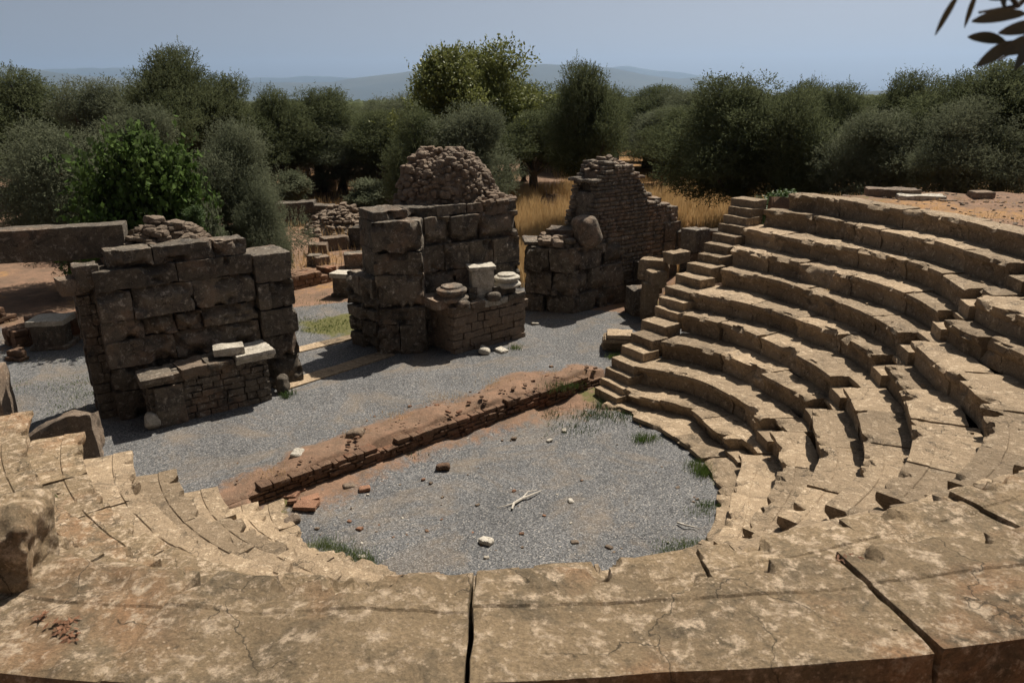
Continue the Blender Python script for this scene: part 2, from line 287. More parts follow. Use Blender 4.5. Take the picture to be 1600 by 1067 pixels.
# line of the stage front wall
WA=np.array([-4.95,10.5]); WB=np.array([2.2,16.5]); WD=(WB-WA)/np.linalg.norm(WB-WA); WN=np.array([-WD[1],WD[0]])
def terrain(x,y):
    x=np.asarray(x,float); y=np.asarray(y,float)
    dn=(x-WA[0])*WN[0]+(y-WA[1])*WN[1]; al=(x-WA[0])*WD[0]+(y-WA[1])*WD[1]
    ph,r=polar(x,y)
    P=P3(x,y)
    base=.3+.02*fbm(P*.5,2,1)
    bank=.15*np.exp(-((dn-.35)/.75)**2)*(1+.5*fbm(P*1.8,3,8))*sm(-.2,1.5,al)*sm(9.6,8.5,al)
    far=1.1*sm(26,48,y)+.5*fbm(P*.05,2,3)*sm(24,45,y)
    z=base+bank+far
    d=np.hypot(x,y)
    z=z-8.*sm(60,230,d)-95*sm(230,1500,d)
    # the bank that carries the upper seats, to the right, to the left and behind the viewer
    inside=(dn<0.05)
    rel=(ph-(-53)+180)%360-180                # angle from the theatre's axis
    r10=np.interp(ph,PH,RT[10])
    emb=4.02
    # right wing: outside row end
    ax,ay=pxy(END_R,4.0); ex=np.array([cos(rad(31.)),sin(rad(31.))]); en=np.array([-ex[1],ex[0]])
    a2=(x-ax)*ex[0]+(y-ay)*ex[1]; d2=(x-ax)*en[0]+(y-ay)*en[1]
    right=sm(4.9,8.,a2)*(1-sm(.6,9.,d2))
    right=right*(1-.45*sm(20.,26.,y))
    z=np.where(d2>-.2, np.maximum(z,.3+(emb-.3)*right*(1-sm(45,100,a2))), z)
    cav=(rel<101)&(rel>-104)
    # below the seats
    rows=np.array([np.interp(ph,PH,RT[i]) for i in range(11)])
    under=np.full(x.shape,-.35)
    for i in range(1,11): under=np.where(r>rows[i]+.3,ZR[i]-.75,under)
    outer=emb-.02+.75*sm(11.2,13.5,r)*sm(20,0,rel)+.06*fbm(P*1.3,3,9)
    near=(rel<2)&(rel>-60)
    back=np.where(near, 2.6+(outer-2.6)*sm(11.0,12.0,r), outer)
    outer=outer-1.9*sm(19.6,25.,y)*(rel>20); back=np.where(near,back,outer); out=r>rows[10]+.45
    zc=np.where(out,back,under)
    fadeout=1-sm(50,120,r); zc=np.where(out,zc*fadeout+(z)*(1-fadeout),zc)
    z=np.where(cav & (r>rows[0]-.0), zc, z)
    # orchestra floor
    orch=(r<=rows[0])&(dn<0)
    z=np.where(orch & cav,-.25,z); z=np.where((dn<0)&(r<5),np.minimum(z,-.25),z)
    # left wing: outside
    lx,ly=pxy(END_L,4.0)
    lw=(rel<=-104)&(rel>-150)&(dn<0)
    z=np.where(lw&(r>4.4),np.where(r>13,.3+3.4*sm(13,17,r)*sm(-150,-120,rel),.3),z)
    return z
def soilmask(x,y):
    dn=(x-WA[0])*WN[0]+(y-WA[1])*WN[1]; al=(x-WA[0])*WD[0]+(y-WA[1])*WD[1]
    ph,r=polar(x,y); n=fbm(P3(x,y)*.9,3,21)
    s=np.where((dn>-.3),(1-sm(.35,1.45,dn-.5*n))*sm(-.4,.6,al)*sm(9.8,9.0,al),0)
    q=(x-WA[0])*-.1+ y
    gravel_edge=19.9+.62*(x+8.5)*(x>-8.5)+.15*(x+8.5)*(x<=-8.5)
    s=np.maximum(s,sm(0,1.0,y-gravel_edge-1.2+.4*n)*(dn>0))
    s=np.maximum(s,((r>10)&(dn<4)).astype(float))
    return s
def build_ground():
    def axis(lo,hi,mid0,mid1,step):
        a=[mid0]; s=step
        while a[-1]<mid1: a.append(a[-1]+step)
        s=step; r=a[-1]; up=[]
        while r<hi: s*=1.13; r+=s; up.append(min(r,hi))
        s=step; r=mid0; dn=[]
        while r>lo: s*=1.13; r-=s; dn.append(max(r,lo))
        return np.array(dn[::-1]+a+up)
    xs=axis(-18000,18000,-17,17,.13); ys=axis(-60,22000,-2,34,.13)
    X,Y=np.meshgrid(xs,ys,indexing='ij'); x=X.ravel();y=Y.ravel()
    z=terrain(x,y)
    d=np.hypot(x,y)
    soil=soilmask(x,y); 
    dryc=sm(24.5,28,y+.25*abs(x-6)*0)*sm(-1.5,2.5,x-.12*(y-24)); ph,r=polar(x,y)
    ax,ay=pxy(END_R,4.0)
    dry=np.maximum(dryc, .55*sm(-1,1,vn(P3(x,y)*.5,5))*(r>10.5))
    green=.55*sm(.1,.8,fbm(P3(x,y)*.7,3,31))*sm(17.5,18.5,y)*(y<23)+.7*np.exp(-((x+8.6)**2+(y-16)**2*.5)/1.2)*1.0
    green=green+.55*np.exp(-((x+4.9)**2/1.2+(y-21)**2/1.5))
    far=sm(140,260,d)
    n=len(ys); i=np.arange(len(xs)-1)[:,None]*n+np.arange(n-1)[None,:]
    F=np.stack([i,i+n,i+n+1,i+1],-1).reshape(-1,4)
    o=mesh_obj('ground',np.stack([x,y,z],-1),F,GROUND,attrs={'soil':soil,'dry':dry*(1-far),'green':green,'far':far}); tag(o,kind='structure')
build_ground()
def build_orchestra():
    # polar patch, cut off along the stage front wall
    ph=np.arange(-180,181,2.); rr=np.concatenate([np.arange(0,4.4,.08)])
    A,B=np.meshgrid(ph,rr,indexing='ij'); x,y=pxy(A.ravel(),B.ravel())
    dn=(x-WA[0])*WN[0]+(y-WA[1])*WN[1]
    over=np.maximum(dn-.12,0); x=x-WN[0]*over; y=y-WN[1]*over; dn=np.minimum(dn,.12)
    n=fbm(P3(x,y)*1.1,3,12)
    z=.02*fbm(P3(x,y)*.8,2,4)+.10*np.exp(-((-dn)/.5)**2)*sm(-.2,.6,n+.5)
    soil=.62*np.exp(-((-dn)/.75)**2)+.25*np.exp(-((x+3.2)**2+(y-11.3)**2)/.6)
    _,r=polar(x,y)
    green=.6*sm(3.1,3.9,r)*sm(0,.5,n)+.15*np.exp(-((x-1.7)**2+(y-15.2)**2)/1.2)
    soil=soil+.33*np.exp(-((x-1.7)**2+(y-15.2)**2)/2.5)
    nb=len(rr); i=np.arange(len(ph)-1)[:,None]*nb+np.arange(nb-1)[None,:]
    F=np.stack([i,i+1,i+nb+1,i+nb],-1).reshape(-1,4)
    o=mesh_obj('orchestra_floor',np.stack([x,y,z],-1),F[:, ::-1],GROUND,attrs={'soil':soil,'dry':soil*0,'green':green,'far':soil*0}); tag(o,kind='structure')
build_orchestra()

# ------------------------------------------------------------------ hills and far plain
def ridge(name,prof,dist,depth,z0,seed):
    """prof: (px, py) skyline of the photograph; a hill with its own front and back slopes"""
    px=np.array([p[0] for p in prof],float); py=np.array([p[1] for p in prof],float)
    n=160; X=np.linspace(px[0],px[-1],n); Y=np.interp(X,px,py)
    V=[];rowsn=14
    hx=[];hz=[]
    for a,b in zip(X,Y):
        x,z=at_d(a,b,dist); hx.append(x);hz.append(z)
    hx=np.array(hx);hz=np.array(hz); hz=hz+ (hz-z0)*.05*fbm(P3(hx/900.,0.,seed),4,seed)
    for k in range(rowsn):
        t=k/(rowsn-1)*2-1
        s=max(0.,1-abs(t)**1.3)
        yy=dist+depth*t; zz=z0+(hz-z0)*s
        q=P3(hx/1100.,yy/1100.,seed); zz=zz+(hz-z0)*.22*fbm(q,4,seed+3)*s*(1-s)*2.2
        V.append(np.stack([hx*(1+.15*t*0),np.full(n,yy),zz],-1))
    V=np.concatenate(V); i=np.arange(rowsn-1)[:,None]*n+np.arange(n-1)[None,:]
    F=np.stack([i,i+1,i+n+1,i+n],-1).reshape(-1,4)
    tag(mesh_obj(name,V,F,MOUNT),kind='structure')
ridge('hill_range',[(-500,165),(-200,90),(0,104),(50,108),(130,117),(215,122),(300,140),(380,160)],11000,1800,-110,3)
ridge('hill_range',[(250,165),(330,135),(420,124),(480,126),(520,126),(560,118),(620,111),(700,102),(800,98),(870,95),(905,94),(960,104),(1010,114),(1060,120),(1110,118),(1150,128),(1230,146),(1320,165)],12500,2000,-110,5)
ridge('hill_range',[(-100,165),(60,112),(150,103),(220,108),(330,124),(430,120),(500,118),(600,128),(700,165)],19000,1500,-110,7)
ridge('hill_range',[(780,165),(880,112),(980,103),(1060,112),(1150,130),(1250,147),(1400,165)],19500,1500,-110,8)
ridge('hill_range',[(1240,170),(1310,150),(1350,142),(1420,138),(1520,150),(1700,165)],8000,900,-110,9)

# ------------------------------------------------------------------ seat rows
def row_map(i,ph0,z0):
    """local x = arc length from ph0, y = depth behind the row's front edge, z up"""
    rr=float(Rr(i,ph0))
    def M(p):
        ph=ph0+np.degrees(p[:,0]/rr); r=Rr(i,ph)+p[:,1]; x,y=pxy(ph,r)
        return np.stack([x,y,z0+p[:,2]],-1)
    return M,rr
def seat_mod(h,i,wear,seed,L,gy):
    def mod(p,nn):
        p=p.copy(); M=p*np.array([1,1,1])
        s=p[:,1]; t=h-p[:,2]
        q=np.stack([p[:,0]+seed*1.7,s*.6,t*.8+i*3.],-1)
        c=np.clip((fbm(q*2.1,3,seed%50)-.48+wear)*.8,0,.20)
        c2=np.clip((fbm(q*6.,2,seed%50+9)-.25+wear*.5)*.35,0,.08)
        c=c+c2
        p[:,1]+=c*np.exp(-(s/.18)**2)*(t<.40)*np.clip(1-t/.42,0,1)
        p[:,2]-=c*.75*np.exp(-(s/.16)**2)*np.exp(-(t/.22)**2)
        # a nose above a slightly hollowed riser
        p[:,1]+=.10*sm(.09,.2,t)*np.exp(-(s/.2)**2)
        # the groove between the seat and the foot rest behind it
        top=nn[:,2]>.5
        p[:,2]-=np.where(top,(.012 if i<9 else .010)*sm(gy,gy+.012,s)+(.018 if i<9 else .011)*np.exp(-((s-gy)/.007)**2),0)
        return p
    return mod
ordn=['lowest','second','third','fourth','fifth','sixth','seventh','eighth','ninth','topmost']
rows=[]
for i in range(0,11):
    z=ZR[i]; zb=(ZR[i-1]-.06) if i>0 else -.12
    hh=z-zb
    name='seat_row' if i else 'orchestra_kerb'
    x0,y0=pxy(-50,Rr(i,-50))
    if i==0: t=thing(name,(x0,y0,zb),'low worn stone kerb curving round the gravel floor at the foot of the seats','kerb')
    elif i==10: t=thing(name,(x0,y0,zb),'topmost curved stone seat row, its big cracked slabs filling the foreground','seat row','curved stone seat rows')
    else: t=thing(name,(x0,y0,zb),('lowest curved stone seat row, next to the orchestra kerb' if i==1 else '%s curved stone seat row counted up from the gravel floor'%ordn[i-1]),'seat row','curved stone seat rows')
    rows.append(t)
    loc=(x0,y0,zb)
    # joints
    marks=[END_L+ (0 if i else -8)]
    st=[(s_-degw,s_+degw) for s_ in STAIRS for degw in [math.degrees((.27 if s_>0 else .2)/float(Rr(i,s_)))]] if 0<i<10 else []
    st=sorted(st)
    fixed=sorted([a for ab in st for a in ab]+([-90.2,-77.4] if i==10 else []))
    endr=END_R+(-1.5+ (i%3)) if i else 52.
    if i==10: endr=44.
    edges=marks+fixed+[endr]
    js=[]
    rj=random.Random(100+i)
    for a,b in zip(edges[:-1],edges[1:]):
        isst=any(abs(a-s0)<1e-6 and abs(b-s1)<1e-6 for s0,s1 in st)
        if isst: js.append((a,b,True)); continue
        if b-a<.3: continue
        rmid=float(Rr(i,(a+b)/2)); Ltot=rad(b-a)*rmid
        if i==10 and abs(a+90.2)<1e-3: js.append((a,b,False)); continue
        n=max(1,round(Ltot/(1.25 if i<10 else 1.6))); w=[1+rj.uniform(-.3,.3) for _ in range(n)]; S=sum(w); acc=a
        for ww in w: js.append((acc,acc+ww/S*(b-a),False)); acc+=ww/S*(b-a)
    for k,(a,b,isst) in enumerate(js):
        mid=(a+b)/2; rf=float(Rr(i,mid)); 
        D=(float(Rr(i+1,mid))-rf+.10) if i<10 else (.80 if mid<-60 else .62)
        if i==0: D=float(Rr(1,mid))-rf+.15
        off=0.
        M,rr=row_map(i,a,zb)
        L=rad(b-a)*rr; gap=.003+.006*rj.random()
        xm,ym=pxy(mid,rf); dist=math.sqrt(xm*xm+ym*ym+(H-z)**2)
        seg=min(.075,max(.014,dist*.0050)); maxn=100 
        seed=i*40+k+3
        wear=-.02 if i<9 else -.03
        if mid<-25: wear=-.25
        left=mid<-92
        if left and i>=9: wear=.06
        elif left: wear=-.14
        if i==10 and -91<mid<-50: wear=-.12
        gy=.31 if i==10 else .27
        y_off=rj.uniform(-.02,.03)*(1 if mid>-25 else .2); zo=rj.uniform(-.015,.02); tl=rj.uniform(-.008,.008)
        if isst: y_off=.34; D-=.34; wear=-.3; gy=5
        if i==4 and 25<mid<45 and k%2==0: zo=.02; y_off=-.08
        smod=seat_mod(hh,i,wear,seed,L,gy)
        def mod(p,nn,smod=smod,L=L,gap=gap):
            p=smod(p,nn); return p
        def M2(p,M=M,L=L,gap=gap,y_off=y_off,zo=zo,tl=tl):
            q=p.copy(); q[:,0]=gap+q[:,0]*(L-2*gap)/L; q[:,1]+=y_off; q[:,2]+=zo+tl*(q[:,0]-L/2); return M(q)
        V,F=stone((L,D,hh),seg,r=.016 if i<10 else .022,amp=.014 if not(left and i>=9) else .035,freq=1.8,M=M2,seed=seed,mod=mod,amp2=.008,maxn=maxn,snap=gy)
        o=mesh_obj('seat_block' if i else 'kerb_block',V,F,NEAR if (i>=9 and mid<-40) or (mid<-92 and i>4) else SEAT,t,loc)
        if i==10 and abs(a+90.2)<1e-3: o['label']='long grooved slab between two open joints at bottom centre'
# steps of the radial stairways
for si,(s_,lab) in enumerate(zip(STAIRS,['worn stone steps cut up through the seat rows on the right side of the photo','worn stone steps cut into the near right seat rows above the foreground slabs'])):
    x0,y0=pxy(s_,Rr(1,s_)); t=thing('radial_stairway',(x0,y0,0),lab,'stairs')
    for i in range(1,10):
        rr=float(Rr(i,s_)); w=.5; a=s_-math.degrees(w/2/rr)
        M,_=row_map(i,a,ZR[i-1]-.05)
        def M2(p,M=M): q=p.copy(); q[:,1]-=.0; return M(q)
        hh=ZR[i]-ZR[i-1]-.2+.05
        V,F=stone((w,.36,hh),.06,r=.02,amp=.012,freq=3,M=M2,seed=700+si*20+i,amp2=.005)
        mesh_obj('step',V,F,SEAT,t,(x0,y0,0))
# stairs along the right end of the rows
x0,y0=pxy(END_R+6,Rr(1,END_R)); t=thing('end_stairway',(x0,y0,0),'narrow stone stairway climbing the far right end of the seat rows, small blocks','stairs')
for k in range(0,19):
    f=(k+1)/2.; i0=int(f); fr=f-i0; ph=END_R+.2
    zt=ZR[i0]*(1-fr)+ZR[min(10,i0+1)]*fr if i0<10 else ZR[10]
    if k==18: zt=ZR[9]+.2
    r0=float(Rr(i0,50))*(1-fr)+float(Rr(min(10,i0+1),50))*fr
    w=.78+.1*random.random(); hh=.42 if k else .3
    xa,ya=pxy(ph,r0); 
    M=frame((xa,ya,zt-hh),END_R+90-16+random.uniform(-2,2))
    def M2(p,M=M): q=p.copy(); q[:,1]=-q[:,1]; return M(q)
    V,F=stone((w,.50,hh),.06,r=.02,amp=.02,freq=2.5,M=M2,seed=800+k,amp2=.006); F=F[:,::-1]
    mesh_obj('step',V,F,SEAT,t,(x0,y0,0))
# ------------------------------------------------------------------ masonry
def rubble_rows(mb,p0,ang,L,zb,ztop,depth,hc=.13,seed=1,face=0,thin=.28,lmin=.14,lmax=.42,coarse=1.):
    """courses of irregular stones; only the outer skins (front, back, ends, top) are laid, over a core"""
    rj=random.Random(seed); z=zb; ci=0
    Mf=frame((p0[0],p0[1],0),ang)
    zmax=max(ztop(t/20.*L) for t in range(21))
    while z<zmax:
        h=hc*rj.uniform(.75,1.3); x=rj.uniform(-.12,0)
        while x<L:
            l=rj.uniform(lmin,lmax)*coarse; xm=x+l/2
            zt=ztop(min(max(xm,0),L))
            if z<zt-.02:
                for side in ((0,1) if depth>thin*1.6 else (0,)):
                    dd=min(depth,thin+rj.uniform(-.04,.06)); y0=(0 if side==0 else depth-dd)+rj.uniform(-.03,.03)
                    xa=max(x,-.04); xb=min(x+l,L+.03)
                    if xb-xa<.05: continue
                    tl=rj.uniform(-.02,.02)
                    def M(p,xa=xa,y0=y0,z=z,tl=tl):
                        q=p.copy(); q[:,0]+=xa;q[:,1]+=y0;q[:,2]+=z+tl*p[:,0]; return Mf(q)
                    V,F=stone((xb-xa-.012,dd,h-.008),.075,r=.03,amp=.022,freq=6,M=M,seed=seed*31+ci); mb.add(V,F); ci+=1
                if z+h*1.6>zt and depth>thin*1.6:      # caps
                    y=thin*.8
                    while y<depth-thin*.7:
                        dd=rj.uniform(.2,.34)
                        def M(p,xa=x,y0=y,z=z+rj.uniform(-.03,.02)):
                            q=p.copy(); q[:,0]+=xa;q[:,1]+=y0;q[:,2]+=z; return Mf(q)
                        V,F=stone((l-.01,dd,h),.08,r=.03,amp=.025,freq=6,M=M,seed=seed*31+ci); mb.add(V,F); ci+=1; y+=dd
            x+=l
        z+=h
    n=max(2,int(L/.25))                            # core
    for k in range(n):
        xa=L*k/n; xb=L*(k+1)/n; zt=min(ztop(xa),ztop(xb),ztop((xa+xb)/2))-.08
        if zt<=zb+.05: continue
        def M(p,xa=xa): q=p.copy(); q[:,0]+=xa+.03; q[:,1]+=.06; q[:,2]+=zb-.02; return Mf(q)
        V,F=stone((xb-xa,max(.05,depth-.12),zt-zb),.15,r=.02,amp=.02,freq=5,M=M,seed=seed); mb.add(V,F)
def ashlar(t,loc,p0,ang,L,depth,courses,mat_,seed,zb,amp=.016,jit=.035,name='ashlar_block',batter=.0,yb=0.):
    """courses: list of (height, [joint fractions], start, end) large squared blocks running the wall's depth"""
    rj=random.Random(seed); z=zb; k=0
    for ci,cdef in enumerate(courses):
        h,js=cdef[0],cdef[1]; s0=cdef[2] if len(cdef)>2 else 0; s1=cdef[3] if len(cdef)>3 else 1
        e=[s0]+[a for a in js]+[s1]
        for a,b in zip(e[:-1],e[1:]):
            l=(b-a)*L; Mf=frame((p0[0],p0[1],0),ang); y0=rj.uniform(-jit,jit)+batter*ci+yb; xa=a*L; hh=h-.012+rj.uniform(-.02,.01)
            def M(p,xa=xa,y0=y0,z=z):
                q=p.copy(); q[:,0]+=xa;q[:,1]+=y0;q[:,2]+=z; return Mf(q)
            def mod(p,nn,h=hh,l=l,sd=seed*13+k):
                p=p.copy(); q=p*1.0+sd*2.3
                e1=np.minimum(np.minimum(p[:,0],l-p[:,0]),np.minimum(p[:,2],h-p[:,2]))
                c=np.clip((fbm(q*2.2,3,sd%60)-.12)*1.1,0,.28)*np.exp(-(e1/.16)**2)*(nn[:,1]<.5)
                p[:,1]+=c*.7*np.exp(-(p[:,1]/.3)**2)
                return p
            V,F=stone((l-.014,depth,hh),.042,r=.028,amp=amp*1.25,freq=2.6,M=M,seed=seed*50+k,mod=mod,amp2=.013,maxn=34)
            mesh_obj(name,V,F,mat_,t,loc); k+=1
        z+=h
    return z
def heap(center,rx,ry,h,n,seed,smin=.09,smax=.24,ang=0,prof=1.6,mb=None,flat=.6,fill=True):
    mb=mb or MB(); rj=random.Random(seed); cx,cy,cz=center; ca,sa=cos(rad(ang)),sin(rad(ang))
    for k in range(n):
        rr=math.sqrt(rj.random())*1.02; a=rj.uniform(0,2*pi); u=rr*cos(a); v=rr*sin(a)
        top=h*max(0,1-rr**prof)*(1+.14*math.sin(3*a+seed)); s=rj.uniform(smin,smax)*(1.25-.5*rr*rj.random())
        x=cx+u*rx*ca-v*ry*sa; y=cy+u*rx*sa+v*ry*ca; z=cz+top*rj.uniform(.93,1.02)+s*.1
        V,F=rock((x,y,z),(s*rj.uniform(.9,1.5),s,s*rj.uniform(flat*.6,flat*1.3)),seed*77+k,rough=.13,seg=s/2.6); mb.add(V,F)
    if fill:
        g=24; A=np.linspace(0,2*pi,g+1)[:-1]; R_=np.linspace(.02,1.0,10); V=[]
        for r_ in R_:
            top=h*np.maximum(0,1-r_**prof)*(1+.14*np.sin(3*A+seed))-.05
            x=cx+r_*np.cos(A)*rx*ca-r_*np.sin(A)*ry*sa; y=cy+r_*np.cos(A)*rx*sa+r_*np.sin(A)*ry*ca
            V.append(np.stack([x,y,cz+top+.04*fbm(P3(x*4,y*4,seed),2)-.25*(r_>.99)],-1))
        V=np.concatenate(V); i=np.arange(len(R_)-1)[:,None]*g; j=np.arange(g)[None,:]; jn=(j+1)%g
        mb.add(V,np.stack([i+j,i+g+j,i+g+jn,i+jn],-1).reshape(-1,4))
    return mb

# --- the low wall along the stage front
WS=WA-WN*.13
t=thing('low_stage_wall',(WA[0],WA[1],0),'low crumbling rubble wall of reddish stones crossing the gravel in front of the three piers','wall')
mb=MB(); LW=np.linalg.norm(WB-WA); ANG=math.degrees(math.atan2(WD[1],WD[0]))
lowtop=lambda x: .37+.03*math.sin(x*1.3)+.03*math.sin(x*3.1+1)+.02*math.sin(x*7.)-.18*max(0,1-x/1.0)-.2*max(0,(x-8.6)/.6)
rubble_rows(mb,(WS[0],WS[1]),ANG,LW,-.05,lowtop,.40,hc=.075,seed=3,lmin=.1,lmax=.36)
mb.build('wall_face',WALLR,t,(WA[0],WA[1],0))
mb=MB(); rj=random.Random(5)
for k in range(110):                              # broken stones and crumbs lying on its bank
    a=rj.uniform(.1,LW-.1); b=abs(rj.gauss(.25,.42)); x=WA[0]+WD[0]*a+WN[0]*b; y=WA[1]+WD[1]*a+WN[1]*b
    s=rj.choice([.015,.02,.03,.03,.04,.06,.09])
    V,F=rock((x,y,float(terrain([x],[y])[0])+s*.15+(.05 if b<.4 else 0)),(s*rj.uniform(1,1.6),s,s*.6),900+k,rough=.15,seg=s/2.5); mb.add(V,F)
tag(mb.build('bank_rubble',WALLR,t,(WA[0],WA[1],0)),kind='stuff')

# --- left pier
A1=(-8.10,13.95); a1=35.
t1=thing('stone_pier',(-6.5,15.2,.3),'left stone pier of big squared blocks, ledge in front, rubble on top','ruined pier','ruined piers of the stage building')
L1=(-6.5,15.2,.3)
ashlar(t1,L1,A1,a1,3.05,1.05,[(.62,[.36,.7]),(.5,[.3,.62]),(.55,[.42]),(.42,[.25,.45,.62]),(.62,[.2,.58]),(.42,[.5])],PIER,11,.3)
Mf=frame((*A1,0),a1); e1=Mf(np.array([[3.08,-.04,0.]]))[0]
ashlar(t1,L1,(e1[0],e1[1]),a1,.82,1.12,[(.68,[]),(.55,[]),(.62,[]),(.60,[.35]),(.63,[])],PIER,12,.3)
b1=Mf(np.array([[.0,.0,0.]]))[0]
ashlar(t1,L1,(b1[0],b1[1]),a1,3.0,.62,[(.36,[.38,.78],.1,1.0)],PIER,13,.3+3.13,yb=.05)
mb=MB(); b=Mf(np.array([[-.28,.35,0.]]))[0]
rubble_rows(mb,(b[0],b[1]),a1,.34,.3,lambda x:3.15,.9,hc=.2,seed=14,lmin=.2,lmax=.4); 
mb.build('rubble_flank',PIER,t1,L1)
b=Mf(np.array([[1.55,1.1,0.]]))[0]
mb=heap((b[0],b[1],3.35),1.25,.85,.80,420,15,smin=.1,smax=.26,ang=a1,prof=1.3,flat=.5); mb.build('rubble_top',RUB,t1,L1)
bb=frame((b[0],b[1],0),a1); b=bb(np.array([[-.9,-.15,0.]]))[0]
mb=MB(); rubble_rows(mb,(b[0],b[1]),a1,2.1,.3,lambda x:3.3,.8,hc=.2,seed=16); mb.build('rubble_core',PIER,t1,L1)
# ledge in front
q=Mf(np.array([[.55,-.78,0.]]))[0]
ld=thing('stone_ledge',(q[0],q[1],.3),'low rubble ledge with broken moulded slabs on top, against the left pier','ledge','ledges in front of the piers')
mb=MB(); rubble_rows(mb,(q[0]+.0,q[1]),a1+1,2.35,.25,lambda x:1.22+.05*math.sin(x*3),.70,hc=.17,seed=17,lmin=.18,lmax=.5); mb.build('rubble_body',PIER,ld,(q[0],q[1],.3))
Ml=frame((q[0],q[1],0),a1+1)
def block(parent,loc,M0,x,y,z,L,D,h,ang,mat_,name,seed,r=.03,amp=.018,seg=.05,label=None,mod=None):
    o0=M0(np.array([[x,y,0.]]))[0]; Mb=frame((o0[0],o0[1],z),ang)
    V,F=stone((L,D,h),seg,r=r,amp=amp,freq=3,M=Mb,seed=seed,amp2=.007,mod=mod)
    o=mesh_obj(name,V,F,mat_,parent,loc if parent else (o0[0],o0[1],z)); 
    if label and parent: o['label']=label
    return o
def corn(h):                                     # cornice profile: lower edge drawn in
    def mod(p,nn):
        p=p.copy(); p[:,1]+=.10*sm(.55*h,.25*h,p[:,2])*np.exp(-(p[:,1]/.2)**2); return p
    return mod
lo=(q[0],q[1],.3)
block(ld,lo,Ml,-.18,-.16,1.19,.62,.75,.20,a1-2,PIER,'capping_slab',31,mod=corn(.2))
block(ld,lo,Ml,.62,-.12,1.20,.55,.7,.22,a1+6,RUB,'capping_slab',32,amp=.04)
block(ld,lo,Ml,1.12,-.14,1.24,.52,.75,.20,a1+1,PIER,'capping_slab',33,amp=.03,mod=corn(.2))
block(ld,lo,Ml,1.68,-.2,1.27,.82,.85,.23,a1+2,PALE,'capping_slab',34,amp=.02,mod=corn(.23))
block(ld,lo,Ml,.05,-.10,.3,.55,.3,.85,a1+1,PIER,'upright_slab',35,amp=.03)
o=block(None,None,Ml,1.28,.02,1.50,.62,.42,.17,a1-12,PALE,'marble_fragment',36,amp=.03,r=.04); tag(o,'pale broken marble piece lying on the ledge of the left pier','stone fragment')
V,F=rock((*at(240,668,.3),.45),(.38,.34,.36),37,seg=.05); tag(mesh_obj('boulder',V,F,PALE,None,(*at(240,668,.3),.3)),'grey boulder on the shaded gravel at the foot of the left pier','boulder')
V,F=rock((*at(443,612,.3),.5),(.34,.3,.40),38,seg=.05); tag(mesh_obj('boulder',V,F,PIER,None,(*at(443,612,.3),.3)),'broken stone leaning at the right end of the left pier ledge','boulder')

# --- long beam resting on the left pier
bx=thing('stone_beam',(-9.8,14.0,3.45),'long horizontal stone beam reaching in from the left edge of the photo','beam')
p_r=np.array(at(195,372,3.9)); p_l=np.array(at(-60,388,3.9))
bd=(p_l-p_r)/np.linalg.norm(p_l-p_r); bang=math.degrees(math.atan2(bd[1],bd[0]))
Mb=frame((p_r[0],p_r[1],3.52),bang)
def M2(p): q=p.copy(); q[:,1]=-q[:,1]; return Mb(q)
V,F=stone((5.2,.68,.66),.055,r=.045,amp=.02,freq=1.6,M=M2,seed=41,amp2=.008,maxn=90); mesh_obj('beam_block',V,F[:,::-1],PIER,bx,(-9.8,14.0,3.45))
# stones of the pier head under and beside its end
hd=Mf(np.array([[-.25,.2,0.]]))[0]
block(t1,L1,Mf,-.28,.12,3.10,.42,.55,.44,a1,PIER,'ashlar_block',42,amp=.04)
block(t1,L1,Mf,-.55,.10,3.02,.36,.55,.30,a1+8,RUB,'ashlar_block',43,amp=.05)
# the next pier, left of the frame, that carries the far end
pl=Mb(np.array([[4.2,.25,0.]]))[0]
t0=thing('stone_pier',(pl[0],pl[1],.3),'stone pier under the far end of the long beam','ruined pier','ruined piers of the stage building')
ashlar(t0,(pl[0],pl[1],.3),(pl[0]-1.2,pl[1]-.3),25.,1.9,1.1,[(.65,[.5]),(.62,[.4]),(.66,[.6]),(.62,[.45]),(.66,[.5])],PIER,44,.3)

# --- middle pier
A2=(-3.3,18.0); a2=30.
L2=(-2.,19.6,.3)
t2=thing('stone_pier',L2,'middle stone pier of massive blocks under a rounded rubble dome','ruined pier','ruined piers of the stage building')
M2f=frame((*A2,0),a2)
ashlar(t2,L2,A2,a2,4.1,1.25,[(.72,[.3,.55,.8]),(.5,[.2,.5,.75]),(.75,[.3,.52,.78]),(.70,[.25,.45,.62,.8]),(.72,[.32,.5,.72])],PIER,51,.3)
p=M2f(np.array([[.0,.12,0.]]))[0]
ashlar(t2,L2,(p[0],p[1]),a2,4.1,1.1,[(.27,[.22,.42,.63,.75])],PIER,52,.3+3.39)
p=np.array([-3.42,17.98])
ashlar(t2,L2,(p[0],p[1]),2.,1.22,1.1,[(.78,[.45]),(.45,[]),(.85,[]),(.58,[]),(.76,[])],PIER,53,.3,amp=.03)
p=np.array([-4.40,19.0])
ashlar(t2,L2,(p[0],p[1]),-45.,1.25,.7,[(.38,[]),(.4,[.5]),(.32,[]),(.36,[.6]),(.5,[.55])],PIER,54,.3,amp=.025)
mb=MB(); p=M2f(np.array([[.75,1.15,0.]]))[0]; rubble_rows(mb,(p[0],p[1]),a2,3.6,.3,lambda x:3.3,1.0,hc=.22,seed=55,lmin=.2,lmax=.5); mb.build('rubble_core',PIER,t2,L2)
p=at_d(697,300,20.2)
mb=heap((p[0]+.02,20.5,3.9),1.42,1.05,1.20,1000,56,smin=.09,smax=.19,ang=20,prof=4.2,flat=.85); mb.build('rubble_dome',RUB,t2,L2)
mb=heap((p[0]+1.2,20.3,3.9),.7,.5,.12,50,57,smin=.1,smax=.24,ang=a2,flat=.6); mb.build('rubble_scatter',RUB,t2,L2)
q=np.array([-1.45,17.9])
